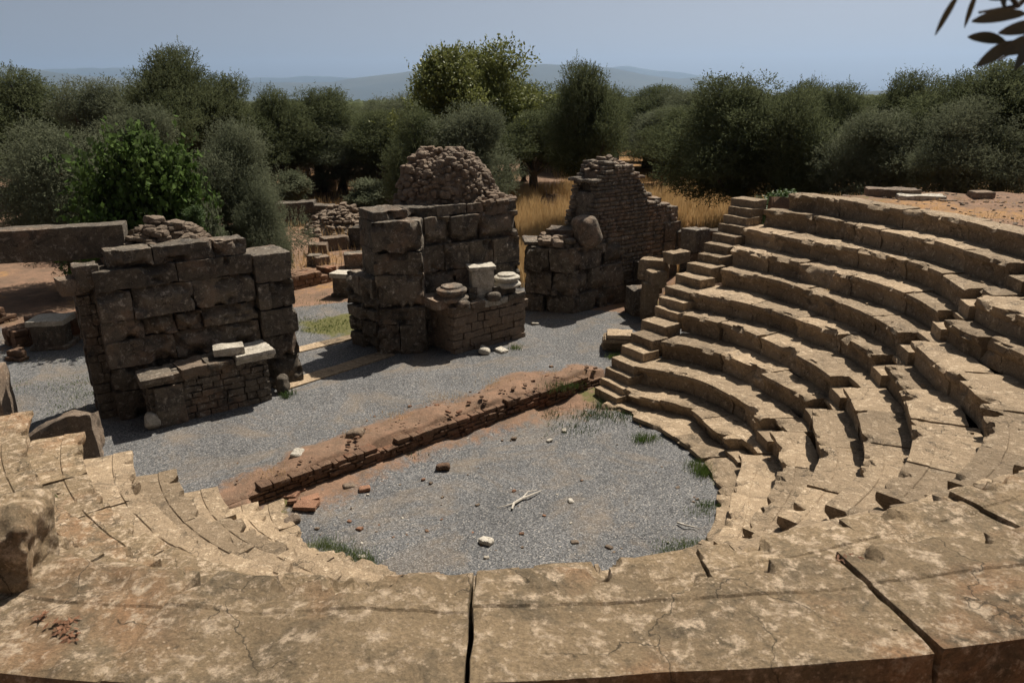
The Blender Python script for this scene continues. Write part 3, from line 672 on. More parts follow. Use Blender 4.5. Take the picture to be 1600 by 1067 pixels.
ld2=thing('stone_ledge',(q[0],q[1],.3),'rubble and brick ledge in front of the middle pier, old column pieces standing on it','ledge','ledges in front of the piers')
mb=MB(); rubble_rows(mb,(q[0],q[1]),39.,2.32,.25,lambda x:1.42+.06*math.sin(x*2.4),1.15,hc=.21,seed=59,lmin=.2,lmax=.65); mb.build('rubble_body',RUB,ld2,(q[0],q[1],.3))
M3=frame((q[0],q[1],0),39.); lo=(q[0],q[1],.3)
for k,(x,l,m_) in enumerate([(-.1,.55,PIER),(.5,.42,RUB),(.95,.75,PALE),(1.72,.6,PIER)]): block(ld2,lo,M3,x,-.06,1.40+.03*(k%2),l,.9,.16,38+k,m_,'capping_slab',60+k,amp=.03)
def lathe(prof,center,n=40,seed=1,amp=.01,M=None):
    a=np.linspace(0,2*pi,n+1)[:-1]; V=[]
    for r,z in prof: V.append(np.stack([center[0]+r*np.cos(a),center[1]+r*np.sin(a),np.full(n,center[2]+z)],-1))
    V=np.concatenate(V); V=V+(amp*fbm(V*7+seed,3,seed))[:,None]*np.array([1,1,.5]); m=len(prof)
    i=np.arange(m-1)[:,None]*n; j=np.arange(n)[None,:]; jn=(j+1)%n
    return V,np.stack([i+j,i+jn,i+n+jn,i+n+j],-1).reshape(-1,4)
torus=[(0.001,-.22),(.40,-.22),(.43,-.20),(.44,-.16),(.42,-.12),(.36,-.10),(.33,-.07),(.34,-.03),(.39,-.01),(.405,.03),(.40,.07),(.36,.10),(.30,.11),(.28,.16),(.27,.165),(0.001,.17)]
def cbase(px,py,zz,sc,lab,seed):
    x,y=at(px,py,zz); c=(x,y,zz)
    t=thing('carved_stone_base',(x,y,zz-.30),lab,'column base','worn column bases on the ledge of the middle pier')
    V,F=lathe([(r*sc,z*sc+.08) for r,z in torus],c,seed=seed); mesh_obj('torus_moulding',V,F,PALE if seed==72 else PIER,t,(x,y,zz-.30))
    V,F=stone((.86*sc,.86*sc,.26),.05,r=.03,amp=.02,freq=3,M=frame((x-.43*sc*.2-.26,y-.55*sc,zz-.30),39.),seed=seed); mesh_obj('plinth',V,F,PIER,t,(x,y,zz-.30))
cbase(706,460,1.80,.98,'round moulded column base at the left end of the middle pier ledge',71)
cbase(792,440,1.90,.86,'pale topped round column base at the right end of the middle pier ledge',72)
x,y=-.80,18.98; c=(x,y,1.5); V,F=stone((.75,.55,.34),.05,r=.04,amp=.03,freq=3,M=frame((x-.3,y-.42,1.54),28.),seed=75,amp2=.01)
tag(mesh_obj('stone_block',V,F,PIER,None,(x,y,1.5)),'rough block under the pale marble shaft on the middle pier ledge','stone block'); c=(x,y,1.86)
t=thing('column_drum',(x,y,1.5),'upright pale marble shaft piece standing between the two column bases','column piece')
V,F=stone((.60,.42,.84),.04,r=.05,amp=.012,freq=3,M=frame((x-.22,y-.34,1.86),15.),seed=73,amp2=.006); mesh_obj('shaft',V,F,PALE,t,c)
V,F=stone((.72,.54,.10),.04,r=.03,amp=.012,freq=4,M=frame((x-.27,y-.40,2.68),15.),seed=74); mesh_obj('top_moulding',V,F,PALE,t,c)
for k,(px,py,s,z) in enumerate([(735,466,.32,1.62),(770,464,.3,1.62),(690,470,.26,1.6),(722,476,.28,1.6)]):
    x,y=at(px,py,z); V,F=rock((x,y,z),(s*1.2,s,s*.8),80+k,seg=.045); tag(mesh_obj('loose_stone',V,F,PIER,None,(x,y,z-s*.4)),'rough stone lying between the column pieces on the middle pier ledge','stone','stones lying on the ledge of the middle pier')

# --- right pier
A3=(.37,22.03); a3=37.
L3=(3.,23.,.3)
t3=thing('stone_pier',L3,'right pier, a tall broken rubble wall rising to a ragged hump','ruined pier','ruined piers of the stage building')
ashlar(t3,L3,A3,-20.,1.62,1.5,[(.55,[.4]),(.7,[.55]),(.75,[.5])],PIER,91,.3,amp=.02)
B3=(1.86,21.5); M4=frame((*B3,0),a3)
ashlar(t3,L3,B3,a3,2.2,1.2,[(.6,[.5]),(.72,[.35]),(.7,[.6])],PIER,92,.3,amp=.025)
def top3(x): return float(np.interp(x,[0,.85,.95,1.3,1.6,2.6,2.8,3.05,3.3,3.5,4.2,4.8],[2.35,2.45,3.9,4.45,4.62,4.58,4.2,4.05,3.6,3.35,3.15,2.9]))+.07*math.sin(x*9)+.09*math.sin(x*23+1)
mb=MB(); p=M4(np.array([[.0,.18,0.]]))[0]
rubble_rows(mb,(p[0],p[1]),a3,4.75,.3,top3,1.15,hc=.125,seed=93,lmin=.14,lmax=.45); mb.build('rubble_wall',PIER,t3,L3)
p=M4(np.array([[2.05,.8,0.]]))[0]
mb=heap((p[0],p[1],4.42),.85,.6,.32,110,94,smin=.08,smax=.2,ang=a3,flat=.55); mb.build('rubble_top',RUB,t3,L3); p=M4(np.array([[.05,.9,0.]]))[0]; mb=heap((p[0],p[1],2.4),.4,.6,.15,30,95,smin=.1,smax=.3,ang=a3); mb.build('rubble_corner',RUB,t3,L3)
M5=frame((*A3,0),-20.)
for k,(x,y,z,l,d,h,m_) in enumerate([(.55,.55,2.3,.85,.8,.46,PIER),(.45,.1,2.31,.5,.5,.2,RUB),(0.,.2,2.3,.5,1.1,.1,PIER)]): block(t3,L3,M5,x,y,z,l,d,h,-14+9*k,m_,'ashlar_block',96+k,amp=.035)
for k,(x,y,z,l,d,h) in enumerate([(4.1,.1,2.0,.75,1.1,.62),(4.05,.12,.3,.75,1.1,.85),(4.08,.1,1.15,.72,1.1,.84),(3.95,.2,2.62,.85,1.,.5),(3.7,.3,3.1,.4,.5,.35)]): block(t3,L3,M4,x,y,z,l,d,h,a3,PIER,'ashlar_block',101+k,amp=.035)
p=M4(np.array([[.55,.05,0.]]))[0]; V,F=rock((p[0],p[1]+.15,2.75),(.95,.6,.95),110,rough=.1,seg=.07); mesh_obj('ashlar_block',V,F,PIER,t3,L3)
# retaining wall beyond it
w0=at_d(1066,356,25.3); 
tr=thing('retaining_wall',(6.0,24.9,.3),'low squared wall beyond the right pier, golden grass above it','wall')
ashlar(tr,(6.0,24.9,.3),(5.75,24.6),-12.,3.6,.5,[(.62,[.25,.5,.75]),(.62,[.35,.7]),(.62,[.3,.6]),(.16,[.4,.8])],PIER,111,.3)
# stones at the lower end of the stairway and along its parapet
pw=thing('stairway_parapet',(3.4,18.6,.3),'rough stones of the broken parapet lining the outer side of the far stairway','parapet')
pl_=(3.4,18.6,.3)
def parblock(px,py,z,L,D,h,ang,seed,m_=PIER,nm='parapet_stone',amp=.035):
    x,y=at(px,py,z); V,F=stone((L,D,h),.05,r=.05,amp=amp,freq=3,M=frame((x-L*.45,y,z),ang),seed=seed,amp2=.01); mesh_obj(nm,V,F,m_,pw,pl_)
x,y=at(985,548,.3)
parblock(962,548,.3,.78,.65,.30,-8,121,SEAT,amp=.012); parblock(964,536,.6,.72,.6,.10,-8,122,SEAT,amp=.01); parblock(966,530,.7,.66,.55,.12,-8,123,SEAT,amp=.01)
parblock(1016,505,.3,.42,.55,1.15,5,124,SEAT); parblock(1030,452,1.32,.48,.5,.48,15,125,SEAT); parblock(1048,440,1.45,.42,.8,.6,60,126,SEAT)
parblock(1020,462,.6,.7,.7,1.0,20,127); parblock(1002,495,.3,.6,.7,.8,10,128); parblock(1010,440,.4,.8,.8,1.6,28,132)
parblock(1070,415,2.0,.75,.45,.34,35,129,SEAT); parblock(1066,395,1.6,.35,.4,.7,30,130); parblock(1100,395,2.2,.6,.6,.65,35,131)
V,F=stone((.5,.35,.12),.04,r=.03,amp=.02,M=frame((*at(948,548,.3),.3),20),seed=133); tag(mesh_obj('stone_slab',V,F,SEAT,None,(*at(948,548,.3),.3)),'small wedge of stone on the gravel left of the moulded stairway foot','stone slab')

# --- fallen blocks at the left end of the seats
x,y=at(88,706,1.0); V,F=stone((1.25,.75,.72),.04,r=.06,amp=.075,freq=1.5,M=frame((x-.66,y-.1,.62),20,.06),seed=141,amp2=.03,maxn=50,mod=lambda p,nn: np.stack([p[:,0],p[:,1]+.12*np.sin(p[:,0]*3),p[:,2]*(.45+.62*np.minimum(1,p[:,0]/.85))+.1*np.cos(p[:,1]*4)*(p[:,2]>.4)],-1))
tag(mesh_obj('fallen_block',V,F,RUB,None,(x,y,.62)),'large angular block at the left end of the seat rows, its face in shadow','stone block')
V,F=stone((.9,.8,1.5),.06,r=.05,amp=.04,freq=2,M=frame((at(-32,690,.6)[0]-.5,at(-32,690,.6)[1],.3),20),seed=142,maxn=40); tag(mesh_obj('fallen_block',V,F,RUB,None,(*at(-12,705,.6),.3)),'dark stone block cut off by the left edge of the photo above the seats','stone block')
x,y=at(18,955,4.08); V,F=stone((.62,.42,.42),.014,r=.08,amp=.06,freq=3.0,M=frame((x-.56,y-.02,4.02),18),seed=143,amp2=.02,maxn=60)
tag(mesh_obj('boulder',V,F,NEAR,None,(x,y,4.05)),'big rough boulder on the seats at the left edge of the foreground','boulder')
# ------------------------------------------------------------------ loose stones
def on(px,py,z=None):
    zz=.3 if z is None else z; return (*at(px,py,zz),zz)
def loose(px,py,z,s,m_,lab,cat='stone',group=None,seed=1,nm='loose_stone',flat=.6):
    x,y=at(px,py,z); V,F=rock((x,y,z+s*flat*.35),(s*1.35,s,s*flat),seed,seg=s/7,rough=.12)
    return tag(mesh_obj(nm,V,F,m_,None,(x,y,z)),lab,cat,group)
loose(692,732,0,.19,WALLR,'rounded reddish brown stone lying alone on the gravel near the low stage wall',seed=201)
loose(760,848,0,.17,PALE,'pale stone on the near part of the round gravel floor',seed=202)
loose(456,817,0,.20,RUB,'brown stone just below the heap of broken roof tiles',seed=203)
loose(545,762,0,.15,RUB,'light stone on the gravel under the low wall, left of a small tilted one',seed=204)
loose(570,766,0,.15,TILE,'small tilted reddish stone on the gravel under the low wall',seed=205)
loose(757,551,.3,.30,PALE,'rounded pale stone at the foot of the middle pier ledge',seed=206)
loose(783,549,.3,.26,PALE,'flat pale stone beside the rounded one at the middle pier ledge',seed=207,flat=.35)
loose(836,507,.3,.17,PALE,'small pale stone alone on the gravel between middle and right piers',seed=208,flat=.4)
loose(556,681,.42,.26,RUB,'brown stone sitting on the red bank of the low wall',seed=209)
loose(465,712,.42,.20,PALE,'light broken stone at the front edge of the red bank',seed=210)
rj=random.Random(9); n=0
while n<70:
    px=rj.uniform(430,1115); py=rj.uniform(640,885); x,y=at(px,py,0.)
    ph,r=polar(x,y); dn=(x-WA[0])*WN[0]+(y-WA[1])*WN[1]
    if r<3.6 and dn<-.1:
        s=rj.choice([.025,.03,.035,.045,.06,.09] ); loose(px,py,0.,s,rj.choice([PALE,RUB,RUB,RUB,TILE,WALLR,WALLR]),'small loose stone scattered on the round gravel floor',group='small stones on the round gravel floor',seed=300+n); n+=1
for k,(px,py,s,a) in enumerate([(425,782,.36,15),(453,779,.30,-10),(472,776,.24,40),(488,786,.30,20),(478,793,.40,-5),(458,790,.16,0),(401,788,.20,25)]):
    x,y=at(px,py,.02); lab=['large flat terracotta piece at the left of the tile heap','terracotta piece in the middle of the tile heap','small terracotta piece at the back of the tile heap','terracotta piece at the right of the tile heap','long terracotta slab at the front of the tile heap','tiny terracotta chip inside the tile heap','terracotta piece in the weeds left of the tile heap'][k]
    V,F=stone((s,s*.6,.07),.03,r=.012,amp=.014,freq=6,M=frame((x-s/2,y-s*.3,.02+.02*(k%3)),a,.12*(k%2)),seed=400+k); tag(mesh_obj('tile_fragment',V,F,TILE,None,(x,y,0)),lab,'tile fragment','broken terracotta tiles')
# bleached twigs
def tube(mb,pts,rs,n=6):
    V=[];P=np.array(pts,float)
    for k,p in enumerate(P):
        d=P[min(k+1,len(P)-1)]-P[max(k-1,0)]; d=d/np.linalg.norm(d); a=np.cross(d,[0,0,1.]); 
        if np.linalg.norm(a)<.1: a=np.cross(d,[1.,0,0])
        a/=np.linalg.norm(a); b=np.cross(d,a); an=np.arange(n)/n*2*pi
        V.append(p+rs[k]*(np.cos(an)[:,None]*a+np.sin(an)[:,None]*b))
    V=np.concatenate(V); i=np.arange(len(P)-1)[:,None]*n; j=np.arange(n)[None,:]; jn=(j+1)%n
    mb.add(V,np.stack([i+j,i+jn,i+n+jn,i+n+j],-1).reshape(-1,4)); return mb
def path(pix,z): return [(*at(a,b,z+.02*(k%2)),z+.02*(k%2)) for k,(a,b) in enumerate(pix)]
mb=MB(); tube(mb,path([(800,795),(803,786),(815,779),(828,774),(846,766)],.04),[.018,.022,.024,.02,.008]); tube(mb,path([(815,779),(825,768),(840,765)],.04),[.014,.012,.006]); tube(mb,path([(803,786),(790,790),(776,793)],.03),[.012,.01,.005])
x,y=at(820,778,0); tag(mb.build('dry_branch',WOOD,None,(x,y,0)),'bleached forked branch lying in the middle of the round gravel floor','branch')
mb=MB(); tube(mb,path([(1058,816),(1070,820),(1084,823),(1093,826)],.03),[.016,.014,.012,.004]); x,y=at(1075,820,0); tag(mb.build('dry_branch',WOOD,None,(x,y,0)),'thin white stick near the right edge of the round gravel floor','branch')

# --- paving slabs set in the gravel between the piers
for k,(pa,pb,w,lab) in enumerate([((466,603),(556,574),.5,'tan paving strip flush in the gravel, nearer of two between left and middle piers'),((470,550),(551,530),.42,'pale paving strip farther back between the left and middle piers')]):
    a=np.array(at(*pa,.32)); b=np.array(at(*pb,.32)); a=a-(b-a)*.25; b=b+(b-a)*.3; L=np.linalg.norm(b-a); an=math.degrees(math.atan2(*(b-a)[::-1]))
    t=thing('paving_strip',(a[0],a[1],.3),lab,'paving'); Mf=frame((a[0],a[1],0),an); x=0; rj=random.Random(60+k); q=0
    while x<L:
        l=rj.uniform(.9,1.4); 
        def M(p,x=x): s_=p.copy(); s_[:,0]+=x; s_[:,2]+=.18; return Mf(s_)
        V,F=stone((l-.01,w,.155),.06,r=.015,amp=.01,freq=3,M=M,seed=430+k*9+q); mesh_obj('paving_slab',V,F,SEAT,t,(a[0],a[1],.3)); x+=l; q+=1
# --- low walls, pedestal and stones left of / between the piers
def lowwall(p0,p1,z,h,d,seed,lab,m_=WALLR):
    a=np.array(at(*p0,z)); b=np.array(at(*p1,z)); L=np.linalg.norm(b-a); an=math.degrees(math.atan2(*(b-a)[::-1]))
    mb=MB(); rubble_rows(mb,(a[0],a[1]),an,L,z-.05,lambda x:z+h+.1*math.sin(x*3+seed)+.06*math.sin(x*8),d,hc=.15,seed=seed); o=mb.build('low_wall',m_,None,(a[0],a[1],z)); return tag(o,lab,'wall')
lowwall((30,545),(150,515),.3,.48,.8,501,'low broken rubble wall behind the left pedestal')
lowwall((-60,600),(45,562),.3,.10,.5,504,'strip of kerb stones at the gravel edge by the left edge of the photo')
lowwall((455,455),(520,440),.3,.35,.9,502,'low rubble wall seen through the gap between left and middle piers')
lowwall((-40,520),(28,500),.3,.3,.7,503,'low reddish wall remnant at the left edge of the photo')
def pedestal(px,py,w,h,ang,lab,seed,top):
    x,y=at(px,py,.3); t=thing('pedestal',(x,y,.3),lab,'pedestal','square stone pedestals')
    l=(x,y,.3)
    for nm,ww,z0,hh,m_ in (('base_moulding',w*1.12,.0,h*.16,PIER),('shaft',w*.86,h*.16,h*.66,PIER),('cap',w*1.1,h*.82,h*.18,top)):
        V,F=stone((ww,ww*.9,hh),.05,r=.025,amp=.014,freq=3,M=frame((x-ww/2,y-ww*.1,.3+z0),ang),seed=seed); mesh_obj(nm,V,F,m_,t,l)
pedestal(78,548,.85,.82,8,'square pedestal with a pale top at the far left, on the gravel edge',511,PALE)
pedestal(535,464,.66,.82,-12,'dark square pedestal in the gap between the left and middle piers',512,PALE)
def region_heap(px,py,z,rx,ry,h,n,seed,lab,cat='stone pile',smin=.1,smax=.3,m_=RUB):
    x,y=at(px,py,z); mb=heap((x,y,z-.05),rx,ry,h,n,seed,smin=smin,smax=smax); return tag(mb.build('stone_pile',m_,None,(x,y,z)),lab,cat,kind='stuff')
zt=lambda px,py: (lambda z: float(terrain(*[np.array([v]) for v in at(px,py,float(terrain(*[np.array([v]) for v in at(px,py,.6)])[0]))])[0]))(0)
region_heap(535,358,zt(535,358),1.9,1.8,1.1,420,521,'grey heap of small broken stones between the left and middle piers')
for k,(px,py,L,D,h,a,m_,lab) in enumerate([(497,400,.8,.6,.55,10,RUB,'block at the left of the row of fallen blocks in the gap'),(528,393,1.1,.8,.6,30,RUB,'longest of the fallen blocks in front of the stone heap'),(560,385,.9,.8,.9,-20,PIER,'block beside the middle pier, right end of the fallen row'),(490,416,.55,.5,.5,0,PIER,'small dark block nearest the left pier in the gap'),(508,418,.6,.5,.45,40,RUB,'small pale block before the fallen row'),(462,352,1.9,1.0,1.1,5,PIER,'wide dark block under the trees behind the left pier'),(500,350,1.2,1.0,1.0,-5,PIER,'square dark block left of the stone heap'),(440,415,.9,.8,.7,20,RUB,'block half hidden by the right edge of the left pier'),(560,420,1.0,.7,.6,15,PIER,'low dark block against the middle pier flank'),(460,280,2.2,1.2,1.2,10,RUB,'far block among the trees above the left pier'),(500,300,1.4,1.2,1.0,-10,RUB,'far pale block on the red earth under the trees')]):
    z=zt(px,py); x,y=at(px,py,z); V,F=stone((L,D,h),.07,r=.06,amp=.05,freq=1.8,M=frame((x-L/2,y,z-.05),a,.04*(k%3-1)),seed=540+k,amp2=.015); tag(mesh_obj('fallen_block',V,F,m_,None,(x,y,z)),lab,'stone block','fallen blocks behind the piers')
# --- stones on the earth bank above the top row
for k,(px,py,L,D,h,a,lab) in enumerate([(1393,308,1.25,.5,.24,-14,'flat grey block on the bank behind the topmost row'),(1440,312,1.1,.45,.14,-12,'pale flat slab next to the flat grey block on the bank'),(1540,309,.5,.4,.16,0,'small pale stone on the far edge of the bank'),(1480,316,.3,.25,.08,0,'tiny pale stone between the slab and the bank edge')]):
    z=4.02; x,y=at(px,py,z); V,F=stone((L,D,h),.05,r=.05,amp=.03,freq=3,M=frame((x-L/2,y,z-.03),a),seed=560+k); tag(mesh_obj('bank_stone',V,F,RUB if k!=1 else PALE,None,(x,y,z)),lab,'stone','stones on the upper bank')
mb=MB(); rj=random.Random(4)
for k in range(500):
    ph=rj.uniform(-10,42); r=float(Rr(10,ph))+rj.uniform(.65,5); x,y=pxy(ph,r); s=rj.choice([.02,.03,.04,.06,.08]); V,F=rock((x,y,float(terrain([x],[y])[0])+.005),(s*1.4,s,s*.6),k,seg=s/2); mb.add(V,F)
tag(mb.build('gravel_scatter',RUB,None,(10,18,4)),'small stones strewn over the brown bank above the seats','gravel',kind='stuff')

mb=MB(); rj=random.Random(14)
for k in range(420):                              # chips and grit caught on the treads
    i=rj.choice([1,2,3,4,5,6,7,8,9,10]); ph=rj.uniform(-150,44); wd=float(Rr(i+1,ph)-Rr(i,ph)); r=float(Rr(i,ph))+wd*rj.choice([rj.uniform(.3,1.),rj.uniform(.8,1.)])-.02
    x,y=pxy(ph,r); s=rj.choice([.012,.015,.02,.02,.03,.045]); V,F=rock((x,y,ZR[i]-.015+s*.25),(s*1.4,s,s*.7),2000+k,seg=s/2); mb.add(V,F)
tag(mb.build('stone_chips',SEAT,None,(3,12,1)),'small stone chips caught along the backs of the seat treads','stone chips',kind='stuff')
r=np.random.default_rng(15); Q=[]
for k in range(46):
    i=int(r.integers(1,10)); ph=r.uniform(-150,44); rr_=float(Rr(i+1,ph))-.04; x,y=pxy(ph,rr_); n=int(r.integers(8,30)); Q.append((x+r.normal(0,.04,n),y+r.normal(0,.03,n),np.full(n,ZR[i]-.04)))
JOINTS=np.stack([np.concatenate(a) for a in zip(*Q)],-1)
# ------------------------------------------------------------------ grass and weeds
def blades(P,h,w,lean,seed,mat_,name,label,cat,bend=.5):
    r=np.random.default_rng(seed); n=len(P); a=r.uniform(0,2*pi,n); hh=h*r.uniform(.5,1.25,n); ww=w*r.uniform(.6,1.3,n)
    side=np.stack([np.cos(a),np.sin(a),0*a],-1)*ww[:,None]/2; b=r.uniform(0,2*pi,n); ln=np.stack([np.cos(b),np.sin(b),0*b],-1)*(lean*r.uniform(.2,1,n)*hh)[:,None]
    up=np.stack([0*a,0*a,hh],-1)
    m=P+up*.55+ln*.35; tp=P+up+ln
    V=np.stack([P-side,P+side,m+side*.8,m-side*.8,tp+side*.15,tp-side*.15],1).reshape(-1,3)
    k=np.arange(n)[:,None]*6; F=np.concatenate([k+np.array([[0,1,2,3]]),k+np.array([[3,2,4,5]])],0)
    o=mesh_obj(name,V,F,mat_,None,tuple(P.mean(0))); return tag(o,label,cat,kind='stuff')
def scatter(n,fx,seed):
    r=np.random.default_rng(seed); x,y=fx(r,n); z=terrain(x,y); return np.stack([x,y,z],-1)
def clumped(x0,x1,y0,y1,thr,sc=.5):
    def f(r,n):
        x=r.uniform(x0,x1,n*2); y=r.uniform(y0,y1,n*2); k=fbm(P3(x,y)*sc,2,44)>thr; return x[k][:n],y[k][:n]
    return f
P=scatter(52000,clumped(-2,13,24.9,44,-.55),61); ks=(P[:,0]>.2+.2*(P[:,1]-25)*0-1.2)
d2=P[:,2]; P=P[ks]
blades(P,.75,.026,.35,62,DRYG,'dry_grass','tall golden dry grass between the right pier and the trees','grass')
P=scatter(9000,clumped(-12,16,28,55,.0),63); blades(P,.45,.025,.4,64,DRYG,'dry_grass','thin tufts of dry grass under the trees','grass')
r=np.random.default_rng(70); n=3500; ph=r.uniform(-12,44,n); rr=np.array([float(Rr(10,p)) for p in ph])+r.uniform(.55,4.5,n); x,y=pxy(ph,rr); k=fbm(P3(x,y)*1.2,2,4)>.1; P=np.stack([x,y,terrain(x,y)],-1)[k]
blades(P,.10,.008,.8,71,DRYG,'dry_grass','short parched grass on the bank above the topmost seats','grass')
def patch(pts,h,w,seed,mat_,lab,z=0.,lean=.7):
    r=np.random.default_rng(seed); Q=[]
    for px,py,rad_,n in pts:
        x,y=at(px,py,z); Q.append(np.stack([x+r.normal(0,rad_,n),y+r.normal(0,rad_*.7,n),np.full(n,z)],-1))
    blades(np.concatenate(Q),h,w,lean,seed,mat_,'grass_patch' if mat_ is GREENG else 'weed_patch',lab,'grass' if mat_ is GREENG else 'weeds')
patch([(505,852,.12,260),(530,862,.16,420),(560,872,.13,320),(578,880,.08,140)],.10,.007,81,GREENG,'bright green grass at the near left edge of the round floor')
patch([(1010,686,.14,320),(1000,690,.1,120)],.10,.008,82,GREENG,'green grass tuft at the far right of the round floor')
patch([(1098,735,.12,320),(1100,742,.1,220),(1085,728,.08,90)],.13,.008,83,GREENG,'green tuft against the right hand kerb')
patch([(1105,790,.12,200),(1095,800,.12,140),(1060,855,.16,240),(1080,850,.1,140),(1040,862,.12,120)],.07,.007,84,GREENG,'sparse grass along the near right kerb')
patch([(960,620,.25,500),(945,635,.2,350),(925,650,.25,300),(975,650,.3,300),(900,670,.3,160),(860,650,.25,120)],.09,.012,85,WEED,'green weeds at the foot of the lowest seats, far end of the floor')
patch([(404,780,.05,120),(520,735,.04,20),(645,715,.12,90),(640,712,.08,60),(485,735,.05,20)],.10,.022,86,WEED,'leafy weeds under the low stage wall')
patch([(870,607,.2,200),(890,605,.15,100)],.12,.009,87,WEED,'leafy weeds on top of the low wall, right end',z=.42)
patch([(450,617,.1,120),(447,622,.06,60)],.10,.012,88,WEED,'weeds at the right foot of the left pier',z=.3)
patch([(805,545,.1,100)],.12,.012,89,GREENG,'small tuft by the middle pier ledge',z=.3)
patch([(130,600,.5,420),(140,620,.4,360),(60,560,.5,160),(100,640,.3,100),(20,605,.4,90)],.06,.010,90,GREENG,'sparse green grass on the gravel left of the left pier',z=.3)
patch([(500,515,.5,420),(530,505,.5,300),(470,500,.4,160),(505,470,.6,200)],.07,.012,91,GREENG,'sparse grass on the gravel between left and middle piers',z=.3)
patch([(965,548,.1,160),(960,560,.1,120)],.14,.010,92,GREENG,'tuft of grass at the foot of the moulded stairway stone',z=.3)
patch([(45,778,.05,60),(70,780,.04,60)],.05,.010,93,WEED,'small weed growing in a crack of the left seats',z=3.3)
patch([(620,650,.25,260),(700,625,.3,260),(780,600,.3,260),(560,680,.2,160),(880,585,.3,300),(430,740,.2,120)],.07,.006,97,DRYG,'dry weeds growing along the earth bank of the low wall',z=.42)
blades(JOINTS,.07,.006,.8,98,DRYG,'dry_weeds','withered weeds in the joints between the seat rows','weeds')
# dead leaves caught in the foreground
r=np.random.default_rng(95); Q=[]
for px,py,rd,n in ((100,985,.03,45),(112,1003,.025,40),(68,970,.012,14),(1325,878,.025,30)):
    x,y=at(px,py,4.06); Q.append(np.stack([x+r.normal(0,rd,n),y+r.normal(0,rd,n),4.07+r.uniform(0,.03,n)],-1))
Q=np.concatenate(Q); n=len(Q); a=r.uniform(0,6.28,n); e1=np.stack([np.cos(a),np.sin(a),r.uniform(-.5,.5,n)],-1)*.022; e2=np.stack([-np.sin(a),np.cos(a),r.uniform(-.6,.6,n)],-1)*.008
V=np.stack([Q-e1,Q-e2,Q+e1,Q+e2],1).reshape(-1,3); F=np.arange(n*4).reshape(-1,4)
tag(mesh_obj('dead_leaves',V,F,DEADL,None,tuple(Q.mean(0))),'rusty dead leaves caught in hollows of the foreground stones','leaves',kind='stuff')

# ------------------------------------------------------------------ trees
def crown_mesh(name,w,h,z0,nblob,nleaf,leaf,mat_,seed,droop=.0,fill=.62,asp=.34,blobr=(.15,.28)):
    """leaf-sized faces gathered in sprays over many clumps spread through an uneven crown"""
    r=np.random.default_rng(seed); B=[]
    nl=8; Lc=r.normal(size=(nl,3)); Lc/=np.linalg.norm(Lc,axis=1,keepdims=True); Lc*=r.uniform(.40,.92,(nl,1)); Lc[0]=(.1,.0,.8); Lc[1]=(0,.1,.1)
    while len(B)<nblob:
        u=Lc[len(B)%nl]+r.normal(0,.24,3); q=np.linalg.norm(u)
        if q>1.08 or q<.15: continue
        lump=1+.22*math.sin(3*math.atan2(u[1],u[0])+seed)+.12*math.sin(5*u[2]+seed*2)
        taper=1-.25*max(0,u[2])**1.5
        u=u/q*q**.85; B.append((u[0]*w/2*lump*taper*.82,u[1]*w/2*lump*taper*.82,z0+(u[2]*.5+.5)*(h-z0)*.88,r.uniform(*blobr)*w*(1-.15*max(0,u[2]))))
    B=np.array(B); wt_=B[:,3]**2; k=r.choice(nblob,nleaf//6,p=wt_/wt_.sum())
    d=r.normal(size=(len(k),3)); d/=np.linalg.norm(d,axis=1,keepdims=True); d[:,2]=np.where(d[:,2]<-.3,d[:,2]*.6,d[:,2])
    rad_=B[k,3]*(fill+(1.05-fill)*r.random(len(k))**.6)*(1+.30*r.normal(size=len(k))*(r.random(len(k))<.35))
    S=B[k,:3]+d*rad_[:,None]*np.array([1,1,.85]); S[:,2]-=droop*rad_*(r.random(len(k)))
    # sprays: six leaves along a short twig pointing outward
    tw=d+r.normal(0,.45,(len(k),3))+np.array([0,0,.25-droop]); tw/=np.linalg.norm(tw,axis=1,keepdims=True)
    S=np.repeat(S,6,0); tw=np.repeat(tw,6,0); n=len(S); j=np.tile(np.arange(6),len(k))
    C=S+tw*(j[:,None]*leaf*.55)+r.normal(0,leaf*.25,(n,3))
    dirn=tw+r.normal(0,.6,(n,3)); dirn/=np.linalg.norm(dirn,axis=1,keepdims=True)
    nrm=np.cross(dirn,np.repeat(d,6,0)+r.normal(0,.45,(n,3))+np.array([0,0,.3])); nrm/=np.linalg.norm(nrm,axis=1,keepdims=True)
    L=leaf*r.uniform(.7,1.3,n)[:,None]
    V=np.stack([C-dirn*L/2,C+nrm*L*asp/2,C+dirn*L/2,C-nrm*L*asp/2],1).reshape(-1,3)
    V[:,2]=np.maximum(V[:,2],.12)
    o=mesh_obj(name,V,np.arange(n*4).reshape(-1,4),mat_,None,smooth=False); me=o.data; bpy.data.objects.remove(o); return me,B
def trunk_mesh(h,w,z0,B,seed,r0=.22):
    rj=random.Random(seed); mb=MB(); top=z0+(h-z0)*.25
    sp=[(0,0,-.3),(rj.uniform(-.1,.1),rj.uniform(-.1,.1),z0*.5),(rj.uniform(-.2,.2),rj.uniform(-.2,.2),top*.8)]
    tube(mb,sp,[r0*1.3,r0,r0*.8],9)
    for k in rj.sample(range(len(B)),min(len(B),11)):
        b=B[k]; e=np.array(b[:3]); s=np.array(sp[1])*.4+np.array(sp[2])*.6; m=s*.45+e*.55+np.array([rj.uniform(-.2,.2),rj.uniform(-.2,.2),-.15])
        tube(mb,[s,s*.7+m*.3+[0,0,.1],m,e],[r0*.6,r0*.42,r0*.25,.03],6)
    o=mb.build('trunk',BARK); me=o.data; bpy.data.objects.remove(o); return me
protos={}
